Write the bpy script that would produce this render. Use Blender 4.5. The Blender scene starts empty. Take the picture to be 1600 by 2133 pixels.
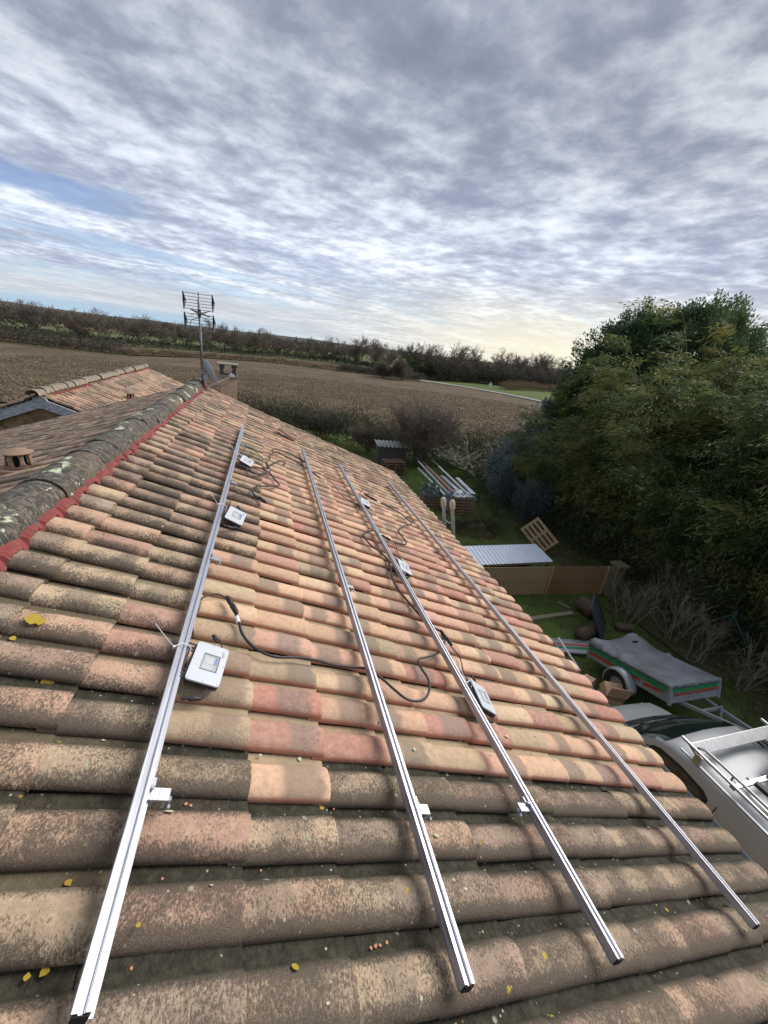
import bpy, math, random
import numpy as np
from mathutils import Vector, Matrix, Euler

sc = bpy.context.scene
COL = sc.collection
R = math.radians

# ------------------------------------------------------------------ camera
CAM_H = 6.5
cd = bpy.data.cameras.new('camera')
cam = bpy.data.objects.new('camera', cd)
COL.objects.link(cam)
right = Vector((0.95900903, -0.26104818, 0.11025208))
down = Vector((-0.00183995, -0.39479509, -0.91876735))
fwd = Vector((0.28336953, 0.88090333, -0.37909237))
m = Matrix(((right.x, -down.x, -fwd.x, 0), (right.y, -down.y, -fwd.y, 0), (right.z, -down.z, -fwd.z, CAM_H), (0, 0, 0, 1)))
cam.matrix_world = m
cd.sensor_fit = 'VERTICAL'
cd.sensor_height = 24
cd.lens = 24 * 820 / 2133
cd.clip_start = 0.05
cd.clip_end = 9000
sc.camera = cam

# ------------------------------------------------------------------ view / world / sun
sc.view_settings.view_transform = 'Standard'
sc.view_settings.look = 'None'
sc.view_settings.gamma = 1
sc.view_settings.use_curve_mapping = False
EXPO = 1.5
sc.view_settings.exposure = EXPO
SUN_AZ, SUN_EL = R(72), R(36)

sd = bpy.data.lights.new('sun', 'SUN')
sd.energy = 1.5
sd.angle = R(42)
sd.color = (1.0, 0.965, 0.915)
sun = bpy.data.objects.new('sun', sd)
COL.objects.link(sun)
sdir = Vector((math.sin(SUN_AZ) * math.cos(SUN_EL), math.cos(SUN_AZ) * math.cos(SUN_EL), math.sin(SUN_EL)))
sun.rotation_euler = sdir.to_track_quat('Z', 'Y').to_euler()


class NT:
    """small helper for writing node expressions"""
    def __init__(self, tree):
        self.t = tree

    def n(self, kind, **kw):
        nd = self.t.nodes.new(kind)
        for k, v in kw.items():
            setattr(nd, k, v)
        return nd

    def put(self, sock, v):
        if isinstance(v, bpy.types.NodeSocket):
            self.t.links.new(v, sock)
        elif v is not None:
            if isinstance(v, (tuple, list)) and len(v) == 3 and len(sock.default_value) == 4:
                v = tuple(v) + (1,)
            sock.default_value = v

    def m(self, op, a, b=None, c=None, clamp=False):
        nd = self.n('ShaderNodeMath', operation=op, use_clamp=clamp)
        for i, v in enumerate((a, b, c)):
            if v is not None:
                self.put(nd.inputs[i], v)
        return nd.outputs[0]

    def add(self, a, b): return self.m('ADD', a, b)
    def sub(self, a, b): return self.m('SUBTRACT', a, b)
    def mul(self, a, b): return self.m('MULTIPLY', a, b)
    def frac(self, a): return self.m('FRACT', a)

    def ss(self, v, lo, hi):
        nd = self.n('ShaderNodeMapRange', interpolation_type='SMOOTHSTEP')
        self.put(nd.inputs[0], v)
        self.put(nd.inputs[1], lo)
        self.put(nd.inputs[2], hi)
        return nd.outputs[0]

    def lerp(self, v, lo, hi, a, b):
        nd = self.n('ShaderNodeMapRange')
        self.put(nd.inputs[0], v)
        for i, q in enumerate((lo, hi, a, b)):
            self.put(nd.inputs[i + 1], q)
        return nd.outputs[0]

    def noise(self, vec, scale, detail=4, rough=0.6, dist=0.0, sc3=None):
        if sc3:
            mp = self.n('ShaderNodeMapping')
            self.put(mp.inputs[0], vec)
            mp.inputs['Scale'].default_value = sc3
            vec = mp.outputs[0]
        nd = self.n('ShaderNodeTexNoise')
        self.put(nd.inputs['Vector'], vec)
        nd.inputs['Scale'].default_value = scale
        nd.inputs['Detail'].default_value = detail
        nd.inputs['Roughness'].default_value = rough
        nd.inputs['Distortion'].default_value = dist
        return nd.outputs[0]

    def mix(self, f, a, b, blend='MIX'):
        nd = self.n('ShaderNodeMix', data_type='RGBA', blend_type=blend)
        self.put(nd.inputs[0], f)
        self.put(nd.inputs[6], a)
        self.put(nd.inputs[7], b)
        return nd.outputs[2]

    def ramp(self, v, stops, interp='LINEAR'):
        nd = self.n('ShaderNodeValToRGB')
        cr = nd.color_ramp
        cr.interpolation = interp
        while len(cr.elements) < len(stops):
            cr.elements.new(0.5)
        for e, (p, c) in zip(cr.elements, stops):
            e.position = p
            e.color = tuple(c) + (1,) if len(c) == 3 else c
        self.put(nd.inputs[0], v)
        return nd.outputs[0]


def make_world():
    w = bpy.data.worlds.new('World')
    sc.world = w
    w.use_nodes = True
    t = w.node_tree
    t.nodes.clear()
    N = NT(t)
    out = N.n('ShaderNodeOutputWorld')
    bg = N.n('ShaderNodeBackground')
    t.links.new(bg.outputs[0], out.inputs[0])
    sky = N.n('ShaderNodeTexSky', sky_type='NISHITA')
    sky.sun_disc = False
    sky.sun_elevation = SUN_EL
    sky.sun_rotation = SUN_AZ
    K = 1.0 / (2 ** EXPO)
    tc = N.n('ShaderNodeTexCoord')
    dirv = tc.outputs['Generated']
    sp = N.n('ShaderNodeSeparateXYZ')
    N.put(sp.inputs[0], dirv)
    x, y, z = sp.outputs
    zc = N.add(N.m('MAXIMUM', z, 0.0), 0.055)
    a = R(62)   # the streaks run towards this azimuth
    along = N.m('DIVIDE', N.add(N.mul(x, math.sin(a)), N.mul(y, math.cos(a))), zc)
    across = N.m('DIVIDE', N.sub(N.mul(x, math.cos(a)), N.mul(y, math.sin(a))), zc)
    cb = N.n('ShaderNodeCombineXYZ')
    N.put(cb.inputs[0], along)
    N.put(cb.inputs[1], across)
    q = cb.outputs[0]
    big = N.noise(q, 0.55, 3, 0.5, 0.3, sc3=(0.6, 1, 1))
    mid = N.noise(q, 2.1, 3, 0.5, 0.2, sc3=(0.85, 1, 1))
    rip = N.noise(q, 6.5, 5, 0.6, 0.0, sc3=(1.0, 0.9, 1))
    dens = N.add(N.add(N.mul(N.sub(big, 0.5), 1.15), N.mul(N.sub(mid, 0.5), 1.1)), N.mul(N.sub(rip, 0.5), 1.05))
    # elevation
    el = N.m('ARCSINE', z)
    # cloud brightness by elevation: thinner and brighter towards the horizon
    lum = N.ramp(N.lerp(el, 0.0, 0.6, 0, 1), [(0.0, (.72,) * 3), (0.10, (.72,) * 3), (0.25, (.76,) * 3), (0.42, (.66,) * 3), (0.58, (.54,) * 3), (0.78, (.49,) * 3), (1.0, (.52,) * 3)])
    tint = N.ramp(N.lerp(dens, -0.45, 0.45, 0, 1), [(0.0, (1.52, 1.62, 1.74)), (0.28, (1.18, 1.29, 1.46)), (0.50, (.84, .93, 1.12)), (0.70, (.63, .71, .90)), (1.0, (.50, .57, .76))])
    cloud = N.mix(1.0, lum, tint, 'MULTIPLY')
    # glow of the veiled sun
    vm = N.n('ShaderNodeVectorMath', operation='DOT_PRODUCT')
    N.put(vm.inputs[0], dirv)
    vm.inputs[1].default_value = tuple(sdir)   # brightest cloud where the sun hides
    dp = vm.outputs['Value']
    g = N.m('POWER', N.m('MAXIMUM', dp, 0.0), 14.0)
    thin = N.ss(dens, 0.32, -0.22)
    cloud = N.mix(N.mul(N.mul(g, thin), 0.5), cloud, (1.35, 1.3, 1.25))
    # warm band near the horizon on the sun's side
    low = N.ss(el, 0.20, 0.03)
    az = N.m('MAXIMUM', N.add(N.mul(x, math.sin(R(38))), N.mul(y, math.cos(R(38)))), 0.0)
    warm = N.mul(low, N.m('POWER', az, 9.0))
    cloud = N.mix(N.mul(warm, 0.85), cloud, (1.08, 1.0, 0.76))
    # gaps
    blue = N.mix(N.ss(el, 0.25, 0.02), (.17, .25, .53), (.42, .61, .80))
    nish = N.mix(1.0, sky.outputs[0], (.10 / K,) * 3, 'MULTIPLY')
    blue = N.mix(0.15, blue, nish)
    lft = N.ss(N.sub(N.mul(x, 1.0), N.mul(y, 0.0)), 0.25, -0.35)
    st = N.noise(q, 1.05, 5, 0.6, 0.6, sc3=(0.22, 1.0, 1))
    belt = N.mul(N.ss(el, 0.19, 0.12), N.ss(el, 0.040, 0.065))
    g1 = N.mul(N.ss(N.add(st, N.mul(lft, 0.05)), 0.47, 0.63), N.mul(N.mul(belt, 0.85), N.add(0.38, N.mul(lft, 0.62))))
    # one larger opening low in the north-west
    ex = N.m('POWER', N.m('DIVIDE', N.sub(along, 0.30), 0.85), 2.0)
    ey = N.m('POWER', N.m('DIVIDE', N.add(N.add(across, 4.05), N.mul(N.sub(mid, 0.5), 1.3)), 0.42), 2.0)
    g2 = N.mul(N.ss(N.add(ex, ey), 1.5, 0.1), 0.85)
    # clear strip right above the horizon on the left
    hz = N.mul(N.ss(el, 0.030, 0.012), N.ss(az, 0.93, 0.62))
    pale = N.mul(N.mul(N.ss(el, 0.085, 0.055), N.ss(az, 0.98, 0.8)), 0.7)
    colr = N.mix(pale, cloud, (0.66, 0.69, 0.72))
    colr = N.mix(N.m('MINIMUM', N.add(g1, g2), 0.92), colr, blue)
    colr = N.mix(N.mul(hz, 0.8), colr, (.42, .62, .78))
    below = N.ss(z, 0.0, -0.03)
    colr = N.mix(below, colr, (.10, .095, .08))
    fin = N.mix(1.0, colr, (K, K, K), 'MULTIPLY')
    N.put(bg.inputs[0], fin)
    bg.inputs[1].default_value = 1.0


make_world()

# ------------------------------------------------------------------ materials
MATS = {}


def newmat(name):
    mt = bpy.data.materials.new(name)
    mt.use_nodes = True
    t = mt.node_tree
    t.nodes.clear()
    N = NT(t)
    out = N.n('ShaderNodeOutputMaterial')
    b = N.n('ShaderNodeBsdfPrincipled')
    t.links.new(b.outputs[0], out.inputs[0])
    return mt, N, b


def pm(name, col, rough=0.8, metal=0.0, col2=None, scale=8.0, amt=0.6, bump=0.0, bscale=None, spec=0.4, stretch=None, lohi=(0.35, 0.65), detail=5):
    """a plain material: two colours mixed by noise, optional relief"""
    if name in MATS:
        return MATS[name]
    mt, N, b = newmat(name)
    tc = N.n('ShaderNodeTexCoord').outputs['Object']
    if col2 is None:
        col2 = tuple(c * 0.7 for c in col)
    nz = N.noise(tc, scale, detail, 0.65, sc3=stretch)
    f = N.mul(N.ss(nz, lohi[0], lohi[1]), amt)
    N.put(b.inputs['Base Color'], N.mix(f, col, col2))
    b.inputs['Roughness'].default_value = rough
    b.inputs['Metallic'].default_value = metal
    b.inputs['Specular IOR Level'].default_value = spec
    if bump:
        bn = N.n('ShaderNodeBump')
        bn.inputs['Strength'].default_value = 1.0
        bn.inputs['Distance'].default_value = bump
        N.put(bn.inputs['Height'], N.noise(tc, bscale or scale * 3, 4, 0.6, sc3=stretch))
        N.put(b.inputs['Normal'], bn.outputs[0])
    MATS[name] = mt
    return mt


def tile_material(name, joined):
    mt, N, b = newmat(name)
    if joined:
        at = N.n('ShaderNodeAttribute', attribute_name='tcol').outputs['Color']
    else:
        at = N.n('ShaderNodeObjectInfo').outputs['Color']
    sp = N.n('ShaderNodeSeparateColor')
    N.put(sp.inputs[0], at)
    W, G, B = sp.outputs
    uv = N.n('ShaderNodeTexCoord').outputs['UV']
    su = N.n('ShaderNodeSeparateXYZ')
    N.put(su.inputs[0], uv)
    u, v = su.outputs[0], su.outputs[1]
    pos = N.n('ShaderNodeNewGeometry').outputs['Position']
    fine = N.noise(pos, 210, 3, 0.7)
    grit = N.noise(pos, 520, 2, 0.6)
    mid = N.noise(pos, 26, 6, 0.68)
    streak = N.noise(pos, 95, 7, 0.80, sc3=(1.0, 0.40, 0.40))
    big = N.noise(pos, 6, 4, 0.6)
    base = N.ramp(G, [(0.0, (.46, .36, .245)), (0.22, (.54, .405, .265)), (0.42, (.62, .405, .27)), (0.60, (.58, .36, .25)), (0.76, (.52, .285, .215)), (0.86, (.45, .205, .155)), (1.0, (.34, .265, .205))])
    base = N.mix(1.0, base, N.ramp(mid, [(0.3, (.78, .78, .78)), (0.7, (1.16, 1.14, 1.10))]), 'MULTIPLY')
    bri = N.lerp(N.frac(N.mul(B, 17.3)), 0.0, 1.0, 0.76, 1.14)
    vb = N.n('ShaderNodeCombineColor')
    for q_ in range(3):
        N.put(vb.inputs[q_], bri)
    base = N.mix(1.0, base, vb.outputs[0], 'MULTIPLY')
    # flamed dark band across a part of many tiles
    c = N.add(0.2, N.mul(N.frac(N.mul(B, 7.31)), 0.65))
    du = N.m('ABSOLUTE', N.sub(N.add(u, N.mul(N.sub(mid, 0.5), 0.22)), c))
    wd = N.add(0.14, N.mul(N.frac(N.mul(B, 13.7)), 0.13))
    fl = N.mul(N.ss(N.sub(du, wd), 0.07, -0.06), N.m('GREATER_THAN', N.frac(N.mul(B, 3.17)), 0.42))
    base = N.mix(N.mul(fl, N.lerp(fine, 0.3, 0.7, 0.95, 0.45)), base, (.185, .145, .115))
    # pale bloom on the red ones
    bl = N.mul(N.mul(N.ss(fine, 0.48, 0.66), N.ss(N.add(mid, N.mul(N.frac(N.mul(B, 5.9)), 0.3)), 0.48, 0.72)), N.ss(G, 0.55, 0.8))
    base = N.mix(N.mul(bl, 0.55), base, (.66, .54, .47))
    # grains
    base = N.mix(N.mul(N.ss(fine, 0.54, 0.68), 0.5), base, (.23, .15, .11))
    base = N.mix(N.mul(N.ss(grit, 0.52, 0.75), 0.25), base, (.72, .55, .40))
    # age: greyed and lichen-darkened; tone also drops towards both edges of the barrel
    base = N.mix(N.mul(W, 0.55), base, N.mix(N.ss(mid, .3, .7), (.185, .13, .09), (.43, .33, .225)))
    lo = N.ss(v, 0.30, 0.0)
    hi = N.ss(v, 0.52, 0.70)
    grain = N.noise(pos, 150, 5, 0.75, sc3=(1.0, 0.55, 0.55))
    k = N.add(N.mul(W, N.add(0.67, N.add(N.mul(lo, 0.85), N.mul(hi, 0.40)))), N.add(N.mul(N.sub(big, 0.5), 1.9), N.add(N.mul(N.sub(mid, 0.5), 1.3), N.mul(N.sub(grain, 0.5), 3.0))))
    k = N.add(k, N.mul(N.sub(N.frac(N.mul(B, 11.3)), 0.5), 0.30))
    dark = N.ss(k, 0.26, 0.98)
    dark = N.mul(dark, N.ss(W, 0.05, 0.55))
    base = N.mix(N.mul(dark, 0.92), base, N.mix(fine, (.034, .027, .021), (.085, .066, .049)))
    # a green-black tide line where the barrel meets the channel
    base = N.mix(N.mul(N.mul(N.ss(N.add(v, N.mul(N.sub(streak, .5), .35)), 0.58, 0.74), N.ss(W, .4, .8)), .8), base, (.032, .034, .022))
    dots = N.mul(N.ss(N.add(N.mul(fine, 0.6), N.mul(streak, 0.4)), 0.56, 0.64), N.add(0.25, N.mul(W, 0.7)))
    base = N.mix(N.mul(dots, 0.65), base, (.06, .046, .036))
    base = N.mix(N.mul(N.mul(N.ss(grit, 0.5, 0.66), W), 0.35), base, (.55, .44, .33))
    # reddish raw clay along the lower lip of the cleaner tiles
    base = N.mix(N.mul(N.mul(N.ss(v, 0.03, 0.0), N.ss(W, .5, .2)), .7), base, (.36, .14, .09))
    # the flat channel holds dirt and moss
    ch = N.ss(v, 0.70, 0.79)
    dirt = N.mix(N.ss(W, 0.46, 0.74), N.mix(mid, (.24, .185, .105), (.36, .28, .18)), N.mix(N.ss(mid, 0.38, 0.72), (.013, .014, .009), (.052, .047, .032)))
    base = N.mix(N.mul(ch, N.lerp(streak, 0.35, 0.65, 0.98, 0.55)), base, dirt)
    # lichen rosettes
    vo = N.n('ShaderNodeTexVoronoi')
    N.put(vo.inputs['Vector'], pos)
    vo.inputs['Scale'].default_value = 13
    vs = N.n('ShaderNodeSeparateColor')
    N.put(vs.inputs[0], vo.outputs['Color'])
    edge = N.add(vo.outputs['Distance'], N.mul(N.sub(streak, 0.5), 0.5))
    ros = N.mul(N.ss(edge, 0.16, 0.09), N.mul(N.m('GREATER_THAN', vs.outputs[0], 0.80), N.ss(W, 0.3, 0.6)))
    base = N.mix(N.mul(ros, 0.85), base, N.mix(N.m('GREATER_THAN', vs.outputs[1], 0.80), (.34, .345, .26), (.52, .35, .035)))
    # tiny pale crumbs
    vo2 = N.n('ShaderNodeTexVoronoi')
    N.put(vo2.inputs['Vector'], pos)
    vo2.inputs['Scale'].default_value = 60
    v2 = N.n('ShaderNodeSeparateColor')
    N.put(v2.inputs[0], vo2.outputs['Color'])
    cr = N.mul(N.ss(N.add(vo2.outputs['Distance'], N.mul(N.sub(streak, .5), .5)), 0.30, 0.18), N.m('GREATER_THAN', v2.outputs[0], N.sub(0.978, N.mul(ch, .05))))
    base = N.mix(N.mul(N.mul(cr, W), 0.8), base, (.50, .48, .36))
    N.put(b.inputs['Base Color'], base)
    b.inputs['Roughness'].default_value = 0.9
    b.inputs['Specular IOR Level'].default_value = 0.25
    bn = N.n('ShaderNodeBump')
    bn.inputs['Strength'].default_value = 0.8
    bn.inputs['Distance'].default_value = 0.0055
    h = N.add(N.add(N.mul(fine, 0.25), N.mul(mid, 0.9)), N.mul(N.mul(dark, W), 0.3))
    N.put(bn.inputs['Height'], h)
    N.put(b.inputs['Normal'], bn.outputs[0])
    return mt


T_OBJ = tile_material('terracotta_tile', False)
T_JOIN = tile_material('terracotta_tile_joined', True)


def ridge_material():
    mt, N, b = newmat('mossy_ridge')
    pos = N.n('ShaderNodeNewGeometry').outputs['Position']
    oi = N.n('ShaderNodeObjectInfo').outputs['Random']
    mid = N.noise(pos, 22, 6, 0.7)
    st = N.noise(pos, 60, 6, 0.72, sc3=(0.35, 1.0, 0.35))
    fine = N.noise(pos, 200, 3, 0.7)
    base = N.mix(N.ss(mid, 0.38, 0.72), (.036, .034, .028), (.15, .125, .095))
    base = N.mix(N.mul(N.ss(st, 0.50, 0.64), 0.8), base, (.30, .265, .22))
    base = N.mix(N.mul(N.ss(oi, 0.6, 1.0), 0.25), base, (.30, .20, .14))
    base = N.mix(N.mul(N.ss(fine, 0.62, 0.72), 0.6), base, (.33, .31, .27))
    # pale green crusts
    cr = N.noise(pos, 5.2, 6, 0.62, 0.4, sc3=(1.2, 0.8, 1.2))
    m1 = N.ss(N.add(cr, N.mul(N.sub(fine, .5), .06)), 0.600, 0.622)
    base = N.mix(m1, base, N.mix(fine, (.42, .48, .33), (.60, .64, .46)))
    N.put(b.inputs['Base Color'], base)
    b.inputs['Roughness'].default_value = 0.95
    bn = N.n('ShaderNodeBump')
    bn.inputs['Distance'].default_value = 0.012
    N.put(bn.inputs['Height'], N.add(N.add(st, mid), N.mul(m1, 0.3)))
    N.put(b.inputs['Normal'], bn.outputs[0])
    return mt


M_RIDGE = ridge_material()


def leaf_mat(name, c1, c2, c3, rough=0.45, spec=0.45):
    mt, N, b = newmat(name)
    at = N.n('ShaderNodeAttribute', attribute_name='lc').outputs['Fac']
    oi = N.n('ShaderNodeObjectInfo').outputs['Random']
    pos = N.n('ShaderNodeNewGeometry').outputs['Position']
    big = N.noise(pos, 0.75, 3, 0.6)
    f = N.add(N.mul(at, 0.6), N.add(N.mul(N.sub(big, 0.5), 1.5), N.add(0.2, N.mul(N.sub(oi, 0.5), 0.35))))
    N.put(b.inputs['Base Color'], N.ramp(f, [(0.0, c1), (0.5, c2), (1.0, c3)]))
    b.inputs['Roughness'].default_value = rough
    b.inputs['Specular IOR Level'].default_value = spec
    out = [n for n in N.t.nodes if n.type == 'OUTPUT_MATERIAL'][0]
    tl = N.n('ShaderNodeBsdfTranslucent')
    N.t.links.new(b.inputs['Base Color'].links[0].from_socket, tl.inputs[0])
    mx = N.n('ShaderNodeMixShader')
    mx.inputs[0].default_value = 0.35
    N.t.links.new(b.outputs[0], mx.inputs[1])
    N.t.links.new(tl.outputs[0], mx.inputs[2])
    N.t.links.new(mx.outputs[0], out.inputs[0])
    return mt


M_BAMBOO = leaf_mat('bamboo_leaf', (.040, .085, .030), (.130, .165, .050), (.36, .31, .10), .6, .25)
M_LAUREL = leaf_mat('laurel_leaf', (.036, .066, .032), (.075, .12, .052), (.14, .18, .08), .6, .25)
M_BLUE = leaf_mat('grey_blue_leaf', (.05, .075, .08), (.10, .135, .14), (.24, .285, .285), 0.6)
M_HEDGE = leaf_mat('hedge_leaf', (.025, .032, .016), (.045, .055, .026), (.085, .085, .040), 0.7)
M_TWIG = pm('twig_bark', (.20, .165, .13), 0.9, col2=(.12, .10, .08), scale=2)
M_TWIGR = pm('russet_twig', (.21, .155, .12), 0.9, col2=(.13, .10, .08), scale=2)
M_TWIGG = pm('grey_twig', (.23, .195, .15), 0.9, col2=(.13, .11, .08), scale=2)
M_BARK = pm('bark', (.14, .12, .095), 0.9, col2=(.07, .06, .05), scale=5)
M_PALEBARK = pm('pale_bark', (.27, .255, .20), 0.85, col2=(.15, .14, .10), scale=6)
M_CULM = pm('bamboo_culm', (.17, .18, .08), 0.5, col2=(.09, .10, .05), scale=3)
M_ALU = pm('brushed_aluminium', (.54, .55, .60), 0.45, .9, col2=(.36, .36, .40), scale=30, stretch=(4, .1, 4), amt=.8)
M_STEEL = pm('galvanised_steel', (.34, .37, .40), 0.48, 0.4, col2=(.30, .31, .33), scale=22, amt=.7)
M_BLACK = pm('black_plastic', (.018, .018, .020), 0.45, col2=(.03, .03, .03), scale=20)
M_RUBBER = pm('cable_rubber', (.022, .021, .024), 0.5, col2=(.035, .033, .035), scale=40)
M_WHITE = pm('white_powder_coat', (.50, .52, .56), 0.42, 0.1, col2=(.50, .52, .55), scale=14, amt=.4)
M_NYLON = pm('white_nylon', (.78, .77, .80), 0.4, col2=(.7, .7, .72), scale=10)
M_STICKER = pm('grey_sticker', (.34, .34, .36), 0.4, col2=(.36, .37, .40), scale=30)
M_STLIGHT = pm('sticker_text_block', (.48, .48, .49), 0.45, col2=(.40, .41, .44), scale=160, amt=.9, stretch=(.15, 1, 1))
M_STBLUE = pm('sticker_blue', (.16, .24, .42), 0.4)
M_STDARK = pm('sticker_frame', (.10, .10, .12), 0.4)
M_RED = pm('red_ridge_strip', (.25, .048, .042), 0.7, col2=(.13, .035, .03), scale=30, bump=.001)
M_RENDER = pm('ochre_render', (.40, .27, .16), 0.95, col2=(.15, .10, .045), scale=5, amt=.85, bump=.006, bscale=60)
M_CHIM = pm('chimney_render', (.60, .43, .30), 0.95, col2=(.46, .33, .23), scale=9, amt=.8, bump=.004, bscale=70)
M_CONC = pm('old_concrete', (.30, .28, .23), 0.95, col2=(.12, .12, .08), scale=12, bump=.004)
M_WOODGREY = pm('weathered_wood', (.50, .54, .58), 0.8, col2=(.22, .23, .24), scale=7, stretch=(1, 6, 6), amt=.9, bump=.003)
M_PALLET = pm('pallet_wood', (.40, .27, .15), 0.85, col2=(.22, .15, .085), scale=9, stretch=(1, 1, 5), bump=.002)
M_PALLETD = pm('old_pallet_wood', (.24, .175, .12), 0.9, col2=(.11, .08, .055), scale=9, bump=.002)
M_GATE = pm('stained_gate_wood', (.30, .18, .085), 0.75, col2=(.15, .09, .045), scale=5, stretch=(6, 6, 1), amt=.9, bump=.002)
M_GATE2 = pm('greyed_gate_wood', (.42, .31, .17), 0.8, col2=(.22, .165, .09), scale=5, stretch=(6, 6, 1), amt=.9)
M_SHEET = pm('white_corrugated_sheet', (.60, .66, .74), 0.45, 0.2, col2=(.52, .58, .66), scale=3)
M_SHED = pm('dark_shed_board', (.10, .10, .085), 0.85, col2=(.055, .055, .045), scale=8, stretch=(1, 1, 6))
M_CARD = pm('cardboard', (.58, .38, .24), 0.85, col2=(.40, .25, .15), scale=5)
M_CARDP = pm('cardboard_print', (.33, .20, .12), 0.85)
M_TARPG = pm('grey_tarpaulin', (.22, .235, .26), 0.6, col2=(.14, .145, .155), scale=2.2, amt=.8, bump=.01, bscale=5)
M_TARPK = pm('black_tarpaulin', (.03, .032, .035), 0.5, bump=.02, bscale=8)
M_GREEN = pm('trailer_green', (.03, .26, .11), 0.5, col2=(.02, .14, .06))
M_TRED = pm('trailer_red', (.60, .04, .025), 0.5, col2=(.34, .03, .02))
M_GLASS = pm('dark_glass', (.010, .018, .016), 0.06, 0.0, spec=1.0, amt=.2)
M_SILVER = pm('silver_car_paint', (.38, .39, .40), 0.46, 0.35, col2=(.34, .35, .36), scale=3, amt=.5, spec=.6)
M_TRIM = pm('black_trim', (.02, .02, .022), 0.55)
M_TYRE = pm('tyre_rubber', (.022, .022, .023), 0.85, bump=.002)
M_BLUEF = pm('blue_plastic', (.02, .04, .22), 0.5)
M_PLY = pm('grey_board', (.30, .29, .30), 0.7, col2=(.20, .19, .20), scale=120, amt=.6)
M_PANEL = pm('dark_slate_panel', (.05, .055, .07), 0.55, col2=(.035, .04, .05), scale=6)
M_LOG = pm('cut_log', (.12, .085, .06), 0.9, col2=(.07, .05, .035), scale=10, bump=.01)
M_FENCEG = pm('green_fence_wire', (.012, .06, .042), 0.6)
M_FOAM = pm('cream_padding', (.55, .50, .38), 0.85, col2=(.30, .26, .18), scale=14, amt=.7, bump=.01)
M_LADDER = pm('paint_spotted_ladder', (.40, .40, .38), 0.6, 0.3, col2=(.25, .24, .21), scale=18, amt=.9)
M_CLAY = pm('vent_terracotta', (.30, .19, .135), 0.9, col2=(.24, .17, .11), scale=16, amt=.8, bump=.003)
M_DARKIN = pm('dark_interior', (.02, .015, .012), 0.95)
M_DISH = pm('dish_grey', (.36, .39, .45), 0.45, col2=(.31, .34, .40), scale=6)
M_ANT = pm('antenna_metal', (.25, .25, .27), 0.45, 0.6, col2=(.18, .18, .19))
M_FLASH = pm('blue_grey_flashing', (.14, .165, .21), 0.6, col2=(.09, .10, .12), scale=7)
M_GUTTER = pm('zinc_gutter', (.30, .34, .36), 0.5, 0.4, col2=(.20, .23, .24), scale=9)
M_LICHY = pm('yellow_lichen', (.40, .28, .03), 0.95, col2=(.32, .21, .03), scale=60, bump=.003)
M_LICHG = pm('pale_lichen', (.46, .50, .36), 0.95, col2=(.33, .37, .25), scale=50, bump=.003)
M_CHIPS = pm('orange_chip', (.48, .20, .12), 0.85, amt=.3)
M_DRYLEAF = pm('pale_leaf', (.46, .50, .28), 0.7, col2=(.36, .35, .22), scale=30)


def ground_mat(name, cols, s1, s2, bump, bs, grain=None):
    mt, N, b = newmat(name)
    pos = N.n('ShaderNodeNewGeometry').outputs['Position']
    n1 = N.noise(pos, s1, 5, 0.62)
    n2 = N.noise(pos, s2, 6, 0.7)
    f = N.add(N.mul(n1, 0.5), N.mul(n2, 0.5))
    base = N.ramp(f, [(0.36, cols[0]), (0.48, cols[1]), (0.60, cols[2])])
    if grain:
        n3 = N.noise(pos, grain[0], 4, 0.7, sc3=grain[4] if len(grain) > 4 else None)
        base = N.mix(N.mul(N.ss(n3, grain[1], grain[2]), 0.85), base, grain[3])
    N.put(b.inputs['Base Color'], base)
    b.inputs['Roughness'].default_value = 0.97
    b.inputs['Specular IOR Level'].default_value = 0.1
    bn = N.n('ShaderNodeBump')
    bn.inputs['Distance'].default_value = bump
    N.put(bn.inputs['Height'], N.noise(pos, bs, 5, 0.65))
    N.put(b.inputs['Normal'], bn.outputs[0])
    return mt


M_LAND = ground_mat('farmland', [(.06, .085, .03), (.09, .12, .04), (.12, .11, .06)], .02, .2, .05, 1.5)
M_GARDEN = ground_mat('garden_grass', [(.085, .070, .040), (.080, .105, .034), (.100, .165, .042)], .5, 3.0, .04, 9, (1.1, .54, .66, (.085, .065, .042)))
M_SOIL = ground_mat('ploughed_soil', [(.070, .054, .036), (.105, .080, .054), (.155, .12, .080)], .12, 2.6, .16, 3.2, (1.9, .56, .66, (.31, .24, .15), (0.55, 1.5, 1)))
M_SOIL2 = ground_mat('far_ploughed_soil', [(.080, .056, .040), (.105, .076, .052), (.135, .10, .068)], .05, 1.2, .15, 1.5)
M_CLOD = ground_mat('soil_clod', [(.085, .064, .042), (.135, .102, .067), (.20, .155, .10)], .3, 5.0, .01, 20)
M_ROAD = ground_mat('worn_asphalt', [(.22, .22, .21), (.27, .27, .26), (.31, .31, .29)], .3, 6, .01, 30)
M_SCRUB = ground_mat('dry_grass', [(.09, .08, .045), (.17, .13, .085), (.24, .19, .12)], .2, 3, .1, 5)
M_HILL = ground_mat('far_hill', [(.045, .048, .05), (.065, .066, .064), (.09, .09, .075)], .006, .05, .5, .2)

# ------------------------------------------------------------------ mesh helpers


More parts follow.
